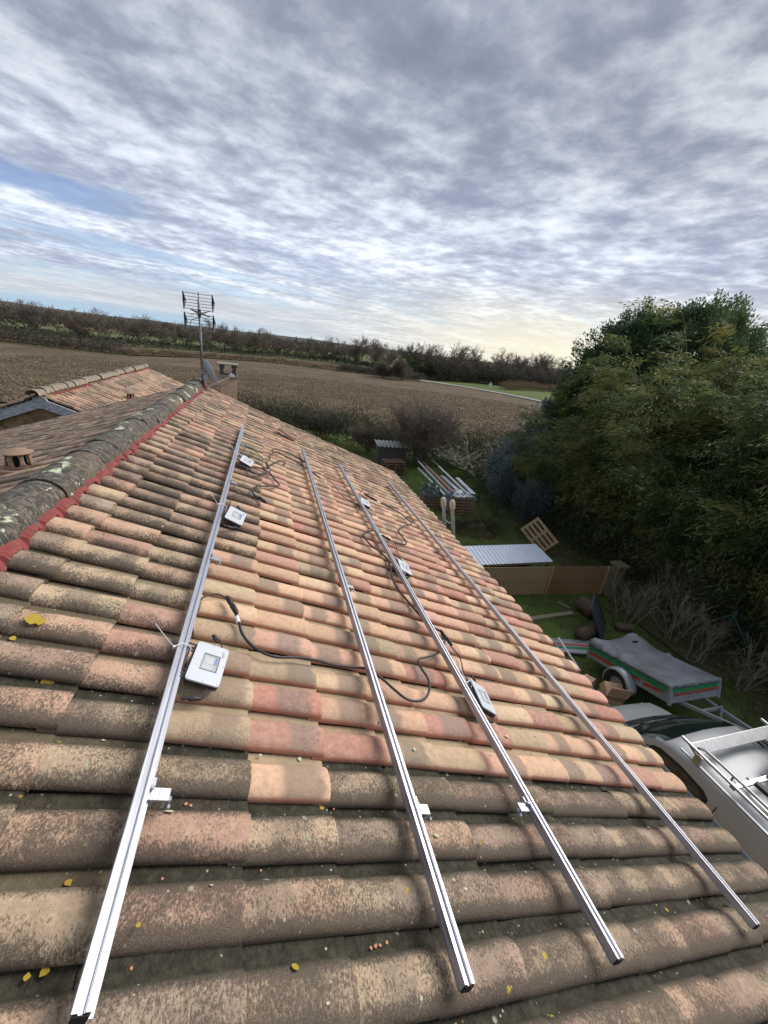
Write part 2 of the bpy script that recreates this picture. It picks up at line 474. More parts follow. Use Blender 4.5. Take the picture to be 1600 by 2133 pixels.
class MB:
    def __init__(self):
        self.v, self.f, self.uv = [], [], None

    def box(self, cx, cy, cz, sx, sy, sz, M=None):
        i = len(self.v)
        for a in (-.5, .5):
            for b_ in (-.5, .5):
                for c in (-.5, .5):
                    p = Vector((cx + a * sx, cy + b_ * sy, cz + c * sz))
                    self.v.append(tuple(M @ p) if M else tuple(p))
        for q in ((0, 1, 3, 2), (4, 6, 7, 5), (0, 4, 5, 1), (2, 3, 7, 6), (0, 2, 6, 4), (1, 5, 7, 3)):
            self.f.append(tuple(i + k for k in q))
        return self

    def beam(self, p, q, w, h, up=(0, 0, 1)):
        p, q = Vector(p), Vector(q)
        d = (q - p)
        L = d.length
        d.normalize()
        s = d.cross(Vector(up))
        if s.length < 1e-4:
            s = d.cross(Vector((1, 0, 0)))
        s.normalize()
        t = s.cross(d)
        M = Matrix((s, d, t)).transposed().to_4x4()
        M.translation = (p + q) / 2
        return self.box(0, 0, 0, w, L, h, M)

    def tube(self, pts, r, n=6, cap=True):
        pts = [Vector(p) for p in pts]
        rs = r if isinstance(r, (list, tuple)) else [r] * len(pts)
        i0 = len(self.v)
        prev = None
        for k, p in enumerate(pts):
            d = (pts[min(k + 1, len(pts) - 1)] - pts[max(k - 1, 0)])
            if d.length < 1e-7:
                d = Vector((0, 0, 1))
            d.normalize()
            if prev is None:
                a = d.cross(Vector((0, 0, 1)))
                if a.length < 1e-3:
                    a = d.cross(Vector((1, 0, 0)))
            else:
                a = prev - d * prev.dot(d)
            a.normalize()
            prev = a
            b_ = d.cross(a)
            for j in range(n):
                t = 2 * math.pi * j / n
                self.v.append(tuple(p + a * (math.cos(t) * rs[k]) + b_ * (math.sin(t) * rs[k])))
        for k in range(len(pts) - 1):
            for j in range(n):
                a0 = i0 + k * n + j
                a1 = i0 + k * n + (j + 1) % n
                self.f.append((a0, a1, a1 + n, a0 + n))
        if cap:
            self.f.append(tuple(i0 + j for j in range(n))[::-1])
            e = i0 + (len(pts) - 1) * n
            self.f.append(tuple(e + j for j in range(n)))
        return self

    def prism(self, poly, z0, z1, M=None):
        """poly: list of (x, y), extruded in z"""
        i = len(self.v)
        n = len(poly)
        for z in (z0, z1):
            for x, y in poly:
                p = Vector((x, y, z))
                self.v.append(tuple(M @ p) if M else tuple(p))
        self.f.append(tuple(i + k for k in range(n))[::-1])
        self.f.append(tuple(i + n + k for k in range(n)))
        for k in range(n):
            a, b_ = i + k, i + (k + 1) % n
            self.f.append((a, b_, b_ + n, a + n))
        return self

    def quad(self, *ps):
        i = len(self.v)
        self.v += [tuple(p) for p in ps]
        self.f.append(tuple(range(i, i + len(ps))))
        return self

    def grid(self, rows):
        """rows: list of equal-length lists of points"""
        i = len(self.v)
        n = len(rows[0])
        for r in rows:
            self.v += [tuple(p) for p in r]
        for a in range(len(rows) - 1):
            for b_ in range(n - 1):
                k = i + a * n + b_
                self.f.append((k, k + 1, k + n + 1, k + n))
        return self

    def xform(self, M):
        self.v = [tuple(M @ Vector(p)) for p in self.v]
        return self

    def mesh(self, name, mat=None, smooth=False):
        me = bpy.data.meshes.new(name)
        me.from_pydata(self.v, [], self.f)
        if mat:
            me.materials.append(mat)
        if smooth:
            me.polygons.foreach_set('use_smooth', [True] * len(me.polygons))
        me.update()
        return me

    def build(self, name, mat, parent=None, smooth=False, bevel=0, sharp=None):
        me = self.mesh(name, mat, smooth)
        o = link(name, me, parent)
        if bevel:
            bv = o.modifiers.new('bevel', 'BEVEL')
            bv.width = bevel
            bv.segments = 2
            bv.limit_method = 'ANGLE'
        if smooth and sharp:
            me.set_sharp_from_angle(angle=R(sharp))
        return o


def link(name, me, parent=None):
    o = bpy.data.objects.new(name, me)
    COL.objects.link(o)
    if parent:
        o.parent = parent
    return o


def tag(o, label=None, cat=None, group=None, kind=None):
    if label: o['label'] = label
    if cat: o['category'] = cat
    if group: o['group'] = group
    if kind: o['kind'] = kind
    return o


def thing(name, label, cat, loc=(0, 0, 0), rz=0.0, group=None, M=None):
    o = bpy.data.objects.new(name, None)
    o.empty_display_size = 0.1
    COL.objects.link(o)
    if M is not None:
        o.matrix_world = M
    else:
        o.location = loc
        o.rotation_euler = (0, 0, rz)
    return tag(o, label, cat, group)


def spline(pts, n=6):
    """Catmull-Rom through the points"""
    P = [Vector(p) for p in pts]
    P = [P[0] * 2 - P[1]] + P + [P[-1] * 2 - P[-2]]
    out = []
    for i in range(1, len(P) - 2):
        for k in range(n):
            t = k / n
            a, b_, c, d = P[i - 1:i + 3]
            out.append(0.5 * ((2 * b_) + (c - a) * t + (2 * a - 5 * b_ + 4 * c - d) * t * t + (3 * b_ - a - 3 * c + d) * t ** 3))
    out.append(P[-2])
    return out


def rnoise(x, y, seed=0):
    """cheap smooth value noise for numpy arrays"""
    rs = np.random.RandomState(seed)
    tab = rs.rand(256, 256)
    xi, yi = np.floor(x).astype(int), np.floor(y).astype(int)
    fx, fy = x - xi, y - yi
    fx, fy = fx * fx * (3 - 2 * fx), fy * fy * (3 - 2 * fy)
    g = lambda a, b_: tab[a % 256, b_ % 256]
    return (g(xi, yi) * (1 - fx) + g(xi + 1, yi) * fx) * (1 - fy) + (g(xi, yi + 1) * (1 - fx) + g(xi + 1, yi + 1) * fx) * fy


# ------------------------------------------------------------------ the land
def flat(name, poly, z, mat, kind='structure'):
    b = MB()
    b.quad(*[(x, y, z) for x, y in poly])
    o = b.build(name, mat)
    tag(o, kind=kind)
    return o


g = MB()
ring = 48
g.v.append((0, 60, -0.06))
for rr in (300, 4500):
    for k in range(ring):
        t = 2 * math.pi * k / ring
        g.v.append((rr * math.cos(t), 60 + rr * math.sin(t), -0.06 if rr < 1000 else -0.06))
for k in range(ring):
    a, b_ = 1 + k, 1 + (k + 1) % ring
    g.f.append((0, a, b_))
    g.f.append((a, a + ring, b_ + ring, b_))
tag(g.build('ground', M_LAND), kind='structure')

# garden sheet with slight unevenness
xs = np.linspace(-14, 34, 97)
ys = np.linspace(-10, 31, 83)
X, Y = np.meshgrid(xs, ys)
Z = (rnoise(X * .5, Y * .5, 3) - .5) * .10 + (rnoise(X * 1.7, Y * 1.7, 4) - .5) * .05
b = MB().grid([[(X[j, i], Y[j, i], Z[j, i]) for i in range(97)] for j in range(83)])
tag(b.build('garden_lawn', M_GARDEN, smooth=True), kind='structure')

field_poly = [(-95, 38), (-30, 36), (0, 33.5), (4, 31.5), (8, 29.5), (12, 29), (20, 30.5), (27, 34), (40, 48), (48, 60), (54.2, 69.5), (51.6, 83.2), (45.8, 94), (39.5, 100), (17, 108), (0, 114), (-16, 103), (-25, 90.5), (-40, 94), (-110, 96)]
flat('ploughed_field', field_poly, 0.05, M_SOIL)
flat('far_field', [(38.5, 104), (17, 111), (0, 117), (-16, 106), (-25, 93.5), (-42, 97), (-120, 99), (-130, 124), (-60, 122), (-29, 119), (-18, 128), (0, 140), (22, 149), (31, 128)], 0.09, M_SOIL2)
flat('stubble_strip', [(-130, 125.5), (-60, 123.5), (-29, 120.5), (-18, 129.5), (0, 141.5), (22, 150.5), (24, 153), (0, 145), (-20, 133), (-60, 128), (-130, 131)], 0.08, ground_mat('pale_grass_strip', [(.13, .14, .06), (.20, .20, .10), (.25, .24, .13)], .1, 1, .02, 4))
# road with a slight bend, grass verge behind it
flat('road', [(38.0, 101.3), (40.9, 99.9), (46.9, 94.6), (52.7, 83.7), (55.6, 69.9), (56, 60), (58.6, 60), (58.4, 70.2), (55.6, 84.6), (49.4, 96.6), (43.0, 103.4), (38.6, 106.5)], 0.10, M_ROAD)
flat('road_verge', [(39, 107), (43.3, 103.8), (49.8, 97), (56, 85), (58.8, 70.3), (59, 58), (90, 70), (92, 112), (78, 122), (52, 116)], 0.02, ground_mat('verge_grass', [(.055, .075, .022), (.085, .115, .034), (.11, .14, .045)], .1, 1.5, .05, 6))

tag(MB().grid([[(x, y, z + .03) for x, z in ((10.3, .0), (11.2, .02), (12.2, .03), (14, .03), (19, .03))] for y in (-8, 0, 3, 6, 9, 12, 14.5, 17)]).build('leaf_litter', ground_mat('leaf_litter', [(.045, .035, .022), (.085, .065, .042), (.13, .10, .065)], .8, 6, .03, 14, (2.5, .5, .62, (.05, .075, .02))), smooth=True), kind='structure')

# clods on the near part of the ploughed field
def poly_inside(px, py, poly):
    ins = np.zeros(len(px), bool)
    j = len(poly) - 1
    for i in range(len(poly)):
        xi, yi = poly[i]
        xj, yj = poly[j]
        c = ((yi > py) != (yj > py)) & (px < (xj - xi) * (py - yi) / (yj - yi + 1e-12) + xi)
        ins ^= c
        j = i
    return ins


def clods(n):
    rs = np.random.RandomState(5)
    d = 29 + 50 * rs.rand(n * 3) ** 1.5
    az = rs.uniform(-.62, .72, n * 3)
    px, py = d * np.sin(az), d * np.cos(az)
    ok = poly_inside(px, py, field_poly)
    px, py = px[ok][:n], py[ok][:n]
    n = len(px)
    octv = np.array([(1, 0, 0), (-1, 0, 0), (0, 1, 0), (0, -1, 0), (0, 0, 1), (0, 0, -.4)], float)
    octf = np.array([(0, 2, 4), (2, 1, 4), (1, 3, 4), (3, 0, 4), (2, 0, 5), (1, 2, 5), (3, 1, 5), (0, 3, 5)])
    s = rs.uniform(.035, .13, (n, 1, 1)) * np.array([1.9, .8, .65]) * rs.uniform(.6, 1.4, (n, 1, 3))
    v = octv[None] * s * rs.uniform(.7, 1.3, (n, 6, 3))
    a = rs.normal(0.25, .5, n)
    ca, sa = np.cos(a)[:, None], np.sin(a)[:, None]
    vx = v[..., 0] * ca - v[..., 1] * sa
    vy = v[..., 0] * sa + v[..., 1] * ca
    V = np.stack([vx + px[:, None], vy + py[:, None], v[..., 2] + .06], -1).reshape(-1, 3)
    F = (octf[None] + 6 * np.arange(n)[:, None, None]).reshape(-1, 3)
    return V, F


def np_mesh(name, V, F, mat, attr=None, uv=None, smooth=False):
    me = bpy.data.meshes.new(name)
    k = F.shape[1]
    me.vertices.add(len(V))
    me.vertices.foreach_set('co', np.ascontiguousarray(V, dtype=np.float32).ravel())
    me.loops.add(F.size)
    me.loops.foreach_set('vertex_index', np.ascontiguousarray(F, dtype=np.int32).ravel())
    me.polygons.add(len(F))
    me.polygons.foreach_set('loop_start', np.arange(0, F.size, k, dtype=np.int32))
    me.materials.append(mat)
    me.update(calc_edges=True)
    if smooth:
        me.polygons.foreach_set('use_smooth', [True] * len(F))
    if attr is not None:
        a = me.attributes.new('lc', 'FLOAT', 'POINT')
        a.data.foreach_set('value', np.ascontiguousarray(attr, dtype=np.float32))
    return me


V, F = clods(42000)
tag(link('soil_clods', np_mesh('soil_clods', V, F, M_CLOD)), kind='stuff')

# far hills on the horizon
def hills():
    rs = random.Random(3)
    rows = []
    n = 140
    for dist, hh in ((900, 0), (1300, .55), (1700, 1.0), (2200, .9)):
        row = []
        for i in range(n):
            az = -1.2 + 2.4 * i / (n - 1)
            base = 9.5 + 9 * max(0, -math.sin(az + .02)) + 2.2 * math.sin(az * 9 + 1) + 1.2 * math.sin(az * 23) + .6 * math.sin(az * 57 + 2) + .4 * rs.random()
            row.append((dist * math.sin(az), dist * math.cos(az), base * hh - .1))
        rows.append(row)
    b = MB().grid(rows)
    tag(b.build('hills', M_HILL, smooth=True), kind='structure')


hills()
# fields beyond the first hedgerow on the left
for i, (y0, y1, x0, x1, mt) in enumerate([(165, 215, -170, -30, 'v'), (225, 300, -260, -60, 's'), (310, 420, -330, 40, 'v'), (440, 620, -420, 60, 's')]):
    flat('distant_field', [(x0, y0), (x1, y0), (x1 + 20, y1), (x0 - 40, y1)], 0.05 + .02 * i, ground_mat('far_pasture', [(.07, .085, .04), (.10, .115, .055), (.13, .13, .07)], .02, .3, .05, 2) if mt == 'v' else M_SCRUB)

# ------------------------------------------------------------------ bare trees
def bare_tree_meshes(seed, H, spread=0.55, depth=5, nb=3, tw=.03, trunk_r=.16, stems=1, bend=.25, first=.3, twigs=6, bark=None, twm=None, name='bare_tree', curl=0.0):
    rs = random.Random(seed)
    tb = MB()
    segs = []

    def rec(p, d, L, r, lev):
        n = 3
        pts = [p.copy()]
        dd = d.copy()
        for k in range(n):
            dd = (dd + Vector((rs.gauss(0, 1), rs.gauss(0, 1), rs.gauss(.25, .6))) * bend * .5).normalized()
            if curl: dd = (dd + Vector((0, 0, curl * (1 if lev % 2 else -1)))).normalized()
            pts.append(pts[-1] + dd * L / n)
        if lev < depth - 1:
            tb.tube(pts, [r * (1 - .35 * k / n) for k in range(n + 1)], 4 if lev < 2 else 3, cap=False)
        else:
            segs.append((pts[0], pts[1], r))
            segs.append((pts[1], pts[-1], r * .8))
        if lev >= depth - 1:
            for q in range(twigs):
                s = pts[0].lerp(pts[-1], rs.uniform(.1, 1))
                t = (dd + Vector((rs.gauss(0, .7), rs.gauss(0, .7), rs.gauss(.2, .5)))).normalized()
                segs.append((s, s + t * L * rs.uniform(.35, .8), tw))
            return
        for k in range(nb + (1 if rs.random() < .4 else 0)):
            f = rs.uniform(first if lev == 0 else .35, 1.0)
            i = min(int(f * n), n - 1)
            s = pts[i].lerp(pts[i + 1], f * n - i)
            az = rs.uniform(0, 2 * math.pi)
            side = Vector((math.cos(az), math.sin(az), 0))
            t = (dd * (1 - spread) + side * spread * rs.uniform(.7, 1.4) + Vector((0, 0, .15))).normalized()
            rec(s, t, L * rs.uniform(.55, .8), r * .55, lev + 1)
        rec(pts[-1], dd, L * .7, r * .6, lev + 1)

    for s in range(stems):
        az = rs.uniform(0, 6.28)
        o = Vector((math.cos(az), math.sin(az), 0)) * (0 if stems == 1 else rs.uniform(.1, .45))
        d0 = Vector((o.x * (.2 if stems == 1 else 1.0), o.y * (.2 if stems == 1 else 1.0), 1)).normalized()
        rec(o, d0, H * (.40 if stems == 1 else .34), trunk_r, 0)
    n = len(segs)
    A = np.array([s[0][:] for s in segs])
    B_ = np.array([s[1][:] for s in segs])
    Rr = np.array([s[2] for s in segs])[:, None]
    rg = np.random.RandomState(seed)
    D = B_ - A
    S = np.cross(D, rg.normal(size=(n, 3)))
    S /= np.linalg.norm(S, axis=1)[:, None] + 1e-9
    V = np.stack([A - S * Rr, A + S * Rr, B_ + S * Rr * .4, B_ - S * Rr * .4], 1).reshape(-1, 3)
    F = np.arange(4 * n).reshape(n, 4)
    # rescale to the asked height
    allz = max(V[:, 2].max(), .1)
    k = H / allz
    V = V * k
    tb.v = [(x * k, y * k, z * k) for x, y, z in tb.v]
    crown = np_mesh(name + '_crown', V, F, twm or M_TWIG)
    trunk = tb.mesh(name + '_trunk', bark or M_BARK)
    return trunk, crown


TREES = []
for s in range(6):
    TREES.append(bare_tree_meshes(100 + s, 9.0, spread=.5 + .05 * (s % 3), depth=5, nb=3, tw=.026, trunk_r=.17, twigs=7, twm=[M_TWIG, M_TWIGG, M_TWIGR][s % 3]))
SHRUBS = [bare_tree_meshes(200 + s, 3.2, spread=.6, depth=4, nb=3, tw=.016, trunk_r=.045, stems=9, twigs=6, first=.1, twm=[M_TWIG, M_TWIGR, M_TWIGG][s], name='bare_shrub') for s in range(3)]


def place_tree(kind, x, y, h, h0, rz, label, cat, group, name, z=0, wide=1.0, parts=('trunk', 'crown')):
    k = h / h0
    o = thing(name, label, cat, (x, y, z), rz, group)
    o.scale = (k * wide, k * wide, k)
    for nm, me in zip(parts, kind):
        p_ = link(nm, me, o)
        if nm == 'twigs': p_['kind'] = 'stuff'
    return o


rr = random.Random(8)
TREELINE = [(-100, 122), (-60, 121), (-45, 121), (-31, 122), (-20, 131), (-8, 140), (7, 148), (24, 157), (33, 140), (38, 126), (47, 119), (55, 121), (75, 126), (95, 128), (112, 131)]


def along(poly, s):
    L = [math.dist(poly[i], poly[i + 1]) for i in range(len(poly) - 1)]
    t = s * sum(L)
    for i, l in enumerate(L):
        if t <= l:
            return (poly[i][0] + (poly[i + 1][0] - poly[i][0]) * t / l, poly[i][1] + (poly[i + 1][1] - poly[i][1]) * t / l)
        t -= l
    return poly[-1]


desc = ['bare oak standing in the hedgerow beyond the ploughed field', 'bare poplar-like tree rising from the dark treeline behind the fields']
NT_ = 120
for i in range(NT_):
    s = (i + rr.uniform(-.4, .4)) / NT_
    x, y = along(TREELINE, min(max(s, 0), 1))
    x += rr.gauss(0, 1.2)
    y += rr.uniform(0, 7)
    az = math.degrees(math.atan2(x, y))
    hh = 7.8 if az < -9 else (8.8 if az < 12 else 10.2)
    if rr.random() < .3: hh *= .72
    if 28 < az < 42: hh *= 1.1
    hh *= rr.uniform(.86, 1.1)
    kk = rr.randrange(6)
    colr = ['brownish', 'greyish', 'russet'][kk % 3]
    seg = [z_ for lim, z_ in ((-21, 'at the far left edge'), (-15, 'above the long tiled wing'), (-9.5, 'left of the tv antenna'), (-5, 'just right of the tv antenna and chimney'), (2, 'behind the pale stubble strip'), (10, 'above the middle of the ploughed field'), (18, 'left of the round grey bushes'), (27, 'behind the round grey bushes'), (36, 'behind the road sign'), (99, 'beside the evergreens on the right')) if az < lim][0]
    size = 'tall' if hh > 8.7 else ('low' if hh < 7 else 'medium')
    place_tree(TREES[kk], x, y, hh, 9.0, rr.uniform(0, 6.28), '%s %s leafless tree of the far treeline %s' % (size, colr, seg), 'tree', 'bare trees of the far treeline', 'bare_tree')
# the one reddish tree at the end of the lane
place_tree(TREES[2], 51.5, 112, 11.5, 9.0, 1.0, 'taller russet bare tree with a straight trunk beside the end of the road', 'tree', None, 'bare_tree', wide=.85)
# second row of hedgerows further off on the left
for i in range(40):
    x = rr.uniform(-190, 20)
    y = rr.uniform(205, 225) if i % 2 else rr.uniform(300, 330)
    place_tree(TREES[rr.randrange(6)], x, y, rr.uniform(6, 8.5), 9.0, rr.uniform(0, 6.28), 'small %s leafless tree in the %s hedgerow behind the treeline, %s' % ('spreading' if i % 3 else 'narrow', 'nearer' if i % 2 else 'farthest', 'left of the antenna' if x / y < -.17 else 'right of the antenna'), 'tree', 'distant hedgerow trees', 'bare_tree', wide=1.5)


def leaf_arrays(P, D, S, L, Wd):
    """rhombus leaves: base, two sides, tip"""
    L = L[:, None]
    Wd = Wd[:, None]
    mid = P + D * L * .42
    V = np.stack([P, mid + S * Wd, P + D * L, mid - S * Wd], 1).reshape(-1, 3)
    F = np.arange(len(V)).reshape(-1, 4)
    return V, F


def unit(a):
    return a / (np.linalg.norm(a, axis=-1, keepdims=True) + 1e-9)


def blob_foliage(name, seed, n, rx, ry, rz, z0, L, W, mat, lobes=14, up=.4, shell=.6):
    """leaves spread through uneven lobes"""
    rs = np.random.RandomState(seed)
    u = unit(rs.normal(size=(lobes, 3)))
    u[:, 2] = np.abs(u[:, 2]) * .9 - .25
    c = u * np.array([rx, ry, rz]) * rs.uniform(.35, .8, (lobes, 1)) + np.array([0, 0, z0 + rz * .5])
    r = rs.uniform(.28, .5, lobes) * (rx + ry + rz) / 3
    k = rs.randint(0, lobes, n)
    d = unit(rs.normal(size=(n, 3)))
    rad = rs.rand(n) ** (1 - shell)
    P = c[k] + d * (r[k] * rad)[:, None]
    P[:, 2] = np.maximum(P[:, 2], .02)
    D = unit(d + rs.normal(size=(n, 3)) * .7 + np.array([0, 0, up]))
    S = unit(np.cross(D, rs.normal(size=(n, 3))))
    V, F = leaf_arrays(P, D, S, rs.uniform(.6, 1.3, n) * L, rs.uniform(.7, 1.2, n) * W)
    lc = np.repeat(rs.rand(n) * .6 + rs.rand(lobes)[k] * .4, 4)
    return np_mesh(name, V, F, mat, lc)


# dense undergrowth under the treeline and the hedge between the two fields
def strip_scrub(name, poly, n, w, h, L, W, mat, seed, jitter=1.0):
    rs = np.random.RandomState(seed)
    s = np.sort(rs.rand(n))
    P0 = np.array([along(poly, t) for t in s])
    hz = h * (.45 + .75 * rnoise(s * 160, s * 0 + 3, seed) + .3 * rnoise(s * 700, s * 0, seed))
    off = rs.uniform(-w, w, n)
    zz = hz * np.sqrt(rs.rand(n)) * (1 - .4 * np.abs(off) / w)
    P = np.stack([P0[:, 0] + rs.normal(0, .5, n), P0[:, 1] + off, zz * jitter], 1)
    D = unit(rs.normal(size=(n, 3)) + np.array([0, 0, .9]))
    S = unit(np.cross(D, rs.normal(size=(n, 3))))
    V, F = leaf_arrays(P, D, S, rs.uniform(.6, 1.4, n) * L, rs.uniform(.7, 1.2, n) * W)
    return tag(link(name, np_mesh(name, V, F, mat, np.repeat(rs.rand(n), 4))), kind='stuff')


M_UNDER = leaf_mat('undergrowth', (.060, .055, .046), (.10, .090, .074), (.135, .13, .095), 0.9, 0.1)
M_RUSSET = leaf_mat('russet_grass', (.10, .07, .045), (.15, .11, .07), (.20, .16, .10), 0.9, 0.1)
M_IVY = leaf_mat('dark_evergreen_far', (.016, .026, .014), (.030, .042, .020), (.05, .06, .03), 0.8, 0.2)
strip_scrub('undergrowth', [(x, y + 3) for x, y in TREELINE], 30000, 4.0, 1.6, .5, .07, M_UNDER, 11)
strip_scrub('dark_undergrowth', [(x, y + 4) for x, y in TREELINE], 9000, 3.0, 2.2, .6, .12, M_IVY, 12)
strip_scrub('woodland_thicket', [(45, 112), (62, 119), (80, 121), (112, 126)], 26000, 4.5, 6.0, .7, .10, M_UNDER, 18)
strip_scrub('dark_thicket', [(36, 112), (46, 113), (60, 120), (78, 122), (112, 127)], 15000, 3.0, 4.6, .7, .16, M_IVY, 24)
strip_scrub('field_edge_grass', [(-110, 97), (-40, 95.3), (-25, 91.8), (-16, 104.4), (0, 115.4), (17, 109.4), (30, 104)], 14000, .8, 1.1, .5, .05, M_RUSSET, 13)
strip_scrub('field_edge_scrub', [(-110, 96), (-48, 94.9), (-34, 93), (-26, 91)], 12000, 1.6, 2.6, .5, .07, M_UNDER, 14)
strip_scrub('lane_scrub', [(18, 108.5), (26, 106), (38, 100.5)], 7000, 1.6, 1.8, .4, .06, M_UNDER, 15)
strip_scrub('reddish_verge_scrub', [(62, 100), (75, 108), (100, 116)], 9000, 2.5, 2.2, .5, .06, M_RUSSET, 16)
strip_scrub('distant_hedgerow', [(-190, 208), (-60, 212), (30, 222)], 10000, 3, 4.5, 1.3, .3, M_UNDER, 17)
strip_scrub('distant_hedgerow', [(-260, 305), (-60, 315), (80, 330)], 9000, 4, 5.5, 1.8, .4, M_UNDER, 19)
# rounded grey bare bush where field and lane meet
for i, (x, y, h, lab) in enumerate([(31.5, 96.5, 5.2, 'large rounded grey bare bush at the corner of the ploughed field'), (27.5, 99, 3.8, 'lower grey bare bush left of the large rounded bush')]):
    o = thing('round_bush', lab, 'bush', (x, y, 0))
    link('crown', blob_foliage('round_bush_crown', 31 + i, 9000, h * .75, h * .6, h * .75, .2, .55, .035, leaf_mat('grey_twigs%d' % i, (.10, .085, .065), (.15, .13, .10), (.19, .165, .13), .95, .1), 9, .8, .5), o)
    b = MB()
    for k in range(7):
        a = k * .9
        b.tube([(0, 0, 0), (math.cos(a) * h * .3, math.sin(a) * h * .3, h * .6)], [.09, .03], 4)
    b.build('stem', M_BARK, o)
# road sign seen from behind
o = thing('road_sign', 'triangular road sign seen from behind beside the narrow road', 'road sign', (49.6, 85.6, 0), R(-30))
MB().tube([(0, 0, 0), (0, 0, 2.35)], .035, 6).build('post', M_STEEL, o)
pl = MB().prism([(-.50, 0), (.50, 0), (0, .88)], -.012, .012, Matrix.Translation((0, -.05, 1.55)) @ Matrix.Rotation(R(90), 4, 'X'))
pl.build('sign_plate', pm('sign_back_grey', (.62, .63, .66), .5), o)
MB().box(0, -.05, 1.2, .42, .024, .34).build('lower_plate', pm('sign_back_grey', (.62, .63, .66), .5), o)

# ------------------------------------------------------------------ house
N_ = Vector((.37119, 0, .92856))
RM = Matrix(((.92856, 0, .37119, -.594), (0, 1, 0, 0), (-.37119, 0, .92856, 5.0143), (0, 0, 0, 1)))
house = thing('house', 'single-storey house whose worn terracotta tile roof fills the foreground', 'house', (0, 0, 0))
aL = R(18.5)
cL, sL = math.cos(aL), math.sin(aL)
RIDX, RIDZ = -1.485, 5.325
LM = Matrix(((-cL, 0, -sL, RIDX), (0, -1, 0, 0), (-sL, 0, cL, RIDZ), (0, 0, 0, 1)))
# walls: gable prism
wx0, wx1 = RIDX - 6.3 * cL + .3, 3.0
zl = RIDZ - 6.0 * sL - .2
b = MB()
prof = [(wx0, 0), (wx1, 0), (wx1, 3.25), (-1.45, 5.10), (wx0, RIDZ - (RIDX - wx0) * math.tan(aL) - .2)]
b.prism([(x, z) for x, z in prof], -9.85, 1.4, Matrix(((1, 0, 0, 0), (0, 0, -1, 0), (0, 1, 0, 0), (0, 0, 0, 1))))
b.build('wall', M_RENDER, house)

PITCH, EXPOS = .219, .37
PROF = [(.008, -.049), (-.003, -.049), (-.006, -.038), (.001, -.022), (.016, -.009), (.044, -.001), (.078, .001), (.112, -.002), (.139, -.011), (.156, -.024), (.166, -.039), (.173, -.048), (.190, -.052), (.210, -.053), (.224, -.051)]
PROF_LO = [(.004, -.049), (-.005, -.044), (.006, -.018), (.040, -.001), (.095, 0), (.142, -.013), (.169, -.045), (.205, -.053), (.224, -.051)]


def tile_arrays(prof, stations, rs, chip=0.0):
    V, UV = [], []
    n = len(prof)
    for (x, dz, ys) in stations:
        for (y, z) in prof:
            yy = .08 + (y - .08) * ys if y < .170 else y
            jx = 0
            if x > -.02 and chip: jx = -abs(rs.gauss(0, chip))
            V.append((x + jx, yy, z * (ys if y < .170 else 1) + dz + rs.gauss(0, .0006)))
            UV.append(((x + .37) / .37, max(y, 0) / .219))
    F = []
    for a in range(len(stations) - 1):
        for b_ in range(n - 1):
            k = a * n + b_
            F.append((k, k + n, k + n + 1, k + 1))
    return V, F, UV


ST_HI = [(-.43, -.016, .95), (-.20, -.006, .975), (-.014, 0, 1), (0, -.004, 1), (.0005, -.021, .99)]
ST_LO = [(-.42, -.016, .96), (-.002, 0, 1), (0, -.02, .99)]


def tile_mesh(name, seed, prof, st, chip):
    rs = random.Random(seed)
    V, F, UV = tile_arrays(prof, st, rs, chip)
    me = bpy.data.meshes.new(name)
    me.from_pydata(V, [], F)
    me.materials.append(T_OBJ)
    ul = me.uv_layers.new(name='UVMap')
    for l in me.loops:
        ul.data[l.index].uv = UV[l.vertex_index]
    me.polygons.foreach_set('use_smooth', [True] * len(F))
    me.set_sharp_from_angle(angle=R(48))
    return me


TM_HI = [tile_mesh('roof_tile_mesh', s, PROF, ST_HI, c) for s, c in ((1, .0012), (2, .002), (3, .0012), (4, .004), (5, .001), (6, .0065))]
TM_LO = [tile_mesh('small_tile_mesh', s, PROF_LO, ST_LO, .002) for s in (1, 2, 3)]


def proj_px(p):
    v = Vector(p) - Vector((0, 0, CAM_H))
    z = v.dot(fwd)
    if z < .15:
        return None
    return (800 + 820 * v.dot(right) / z, 1066.5 + 820 * v.dot(down) / z, z)


def sag(d, u):
    return -.016 * math.sin(math.pi * min(max((d + .8) / 5.0, 0), 1)) * (1 if d < 4.1 else 1) + .006 * math.sin(u * 1.3 + d) + .004 * math.sin(u * 3.1 + 1)


def weather_main(d, u, rs):
    if u < 1.2 and not (abs(d - .94) < .02 and 1.0 < u):
        W = rs.uniform(.72, 1.0)
        G = rs.choice([rs.uniform(0, .3), rs.uniform(.4, .8), rs.uniform(.9, 1)])
    elif d < .3:
        W = rs.uniform(.44, .70) - .10 * (u > 5)
        G = rs.choice([rs.uniform(.0, .3), rs.uniform(.5, .7), rs.uniform(.68, .85), rs.uniform(.9, 1)])
    elif d < .6:
        W = rs.uniform(.15, .4) if u < 2.9 else rs.uniform(.35, .68)
        G = rs.choice([rs.uniform(.1, .5), rs.uniform(.2, .65), rs.uniform(.9, 1)])
    else:
        W = rs.uniform(.0, .18)
        if rs.random() < .12: W += .2
        W += .42 * min(max((u - 4.8) / 3.5, 0), 1)
        G = rs.choice([rs.uniform(.05, .35), rs.uniform(.3, .6), rs.uniform(.3, .6), rs.uniform(.5, .72), rs.uniform(.72, .88)])
    if u < 1.35 and d < .25: W = rs.uniform(.6, .8)
    return W, G


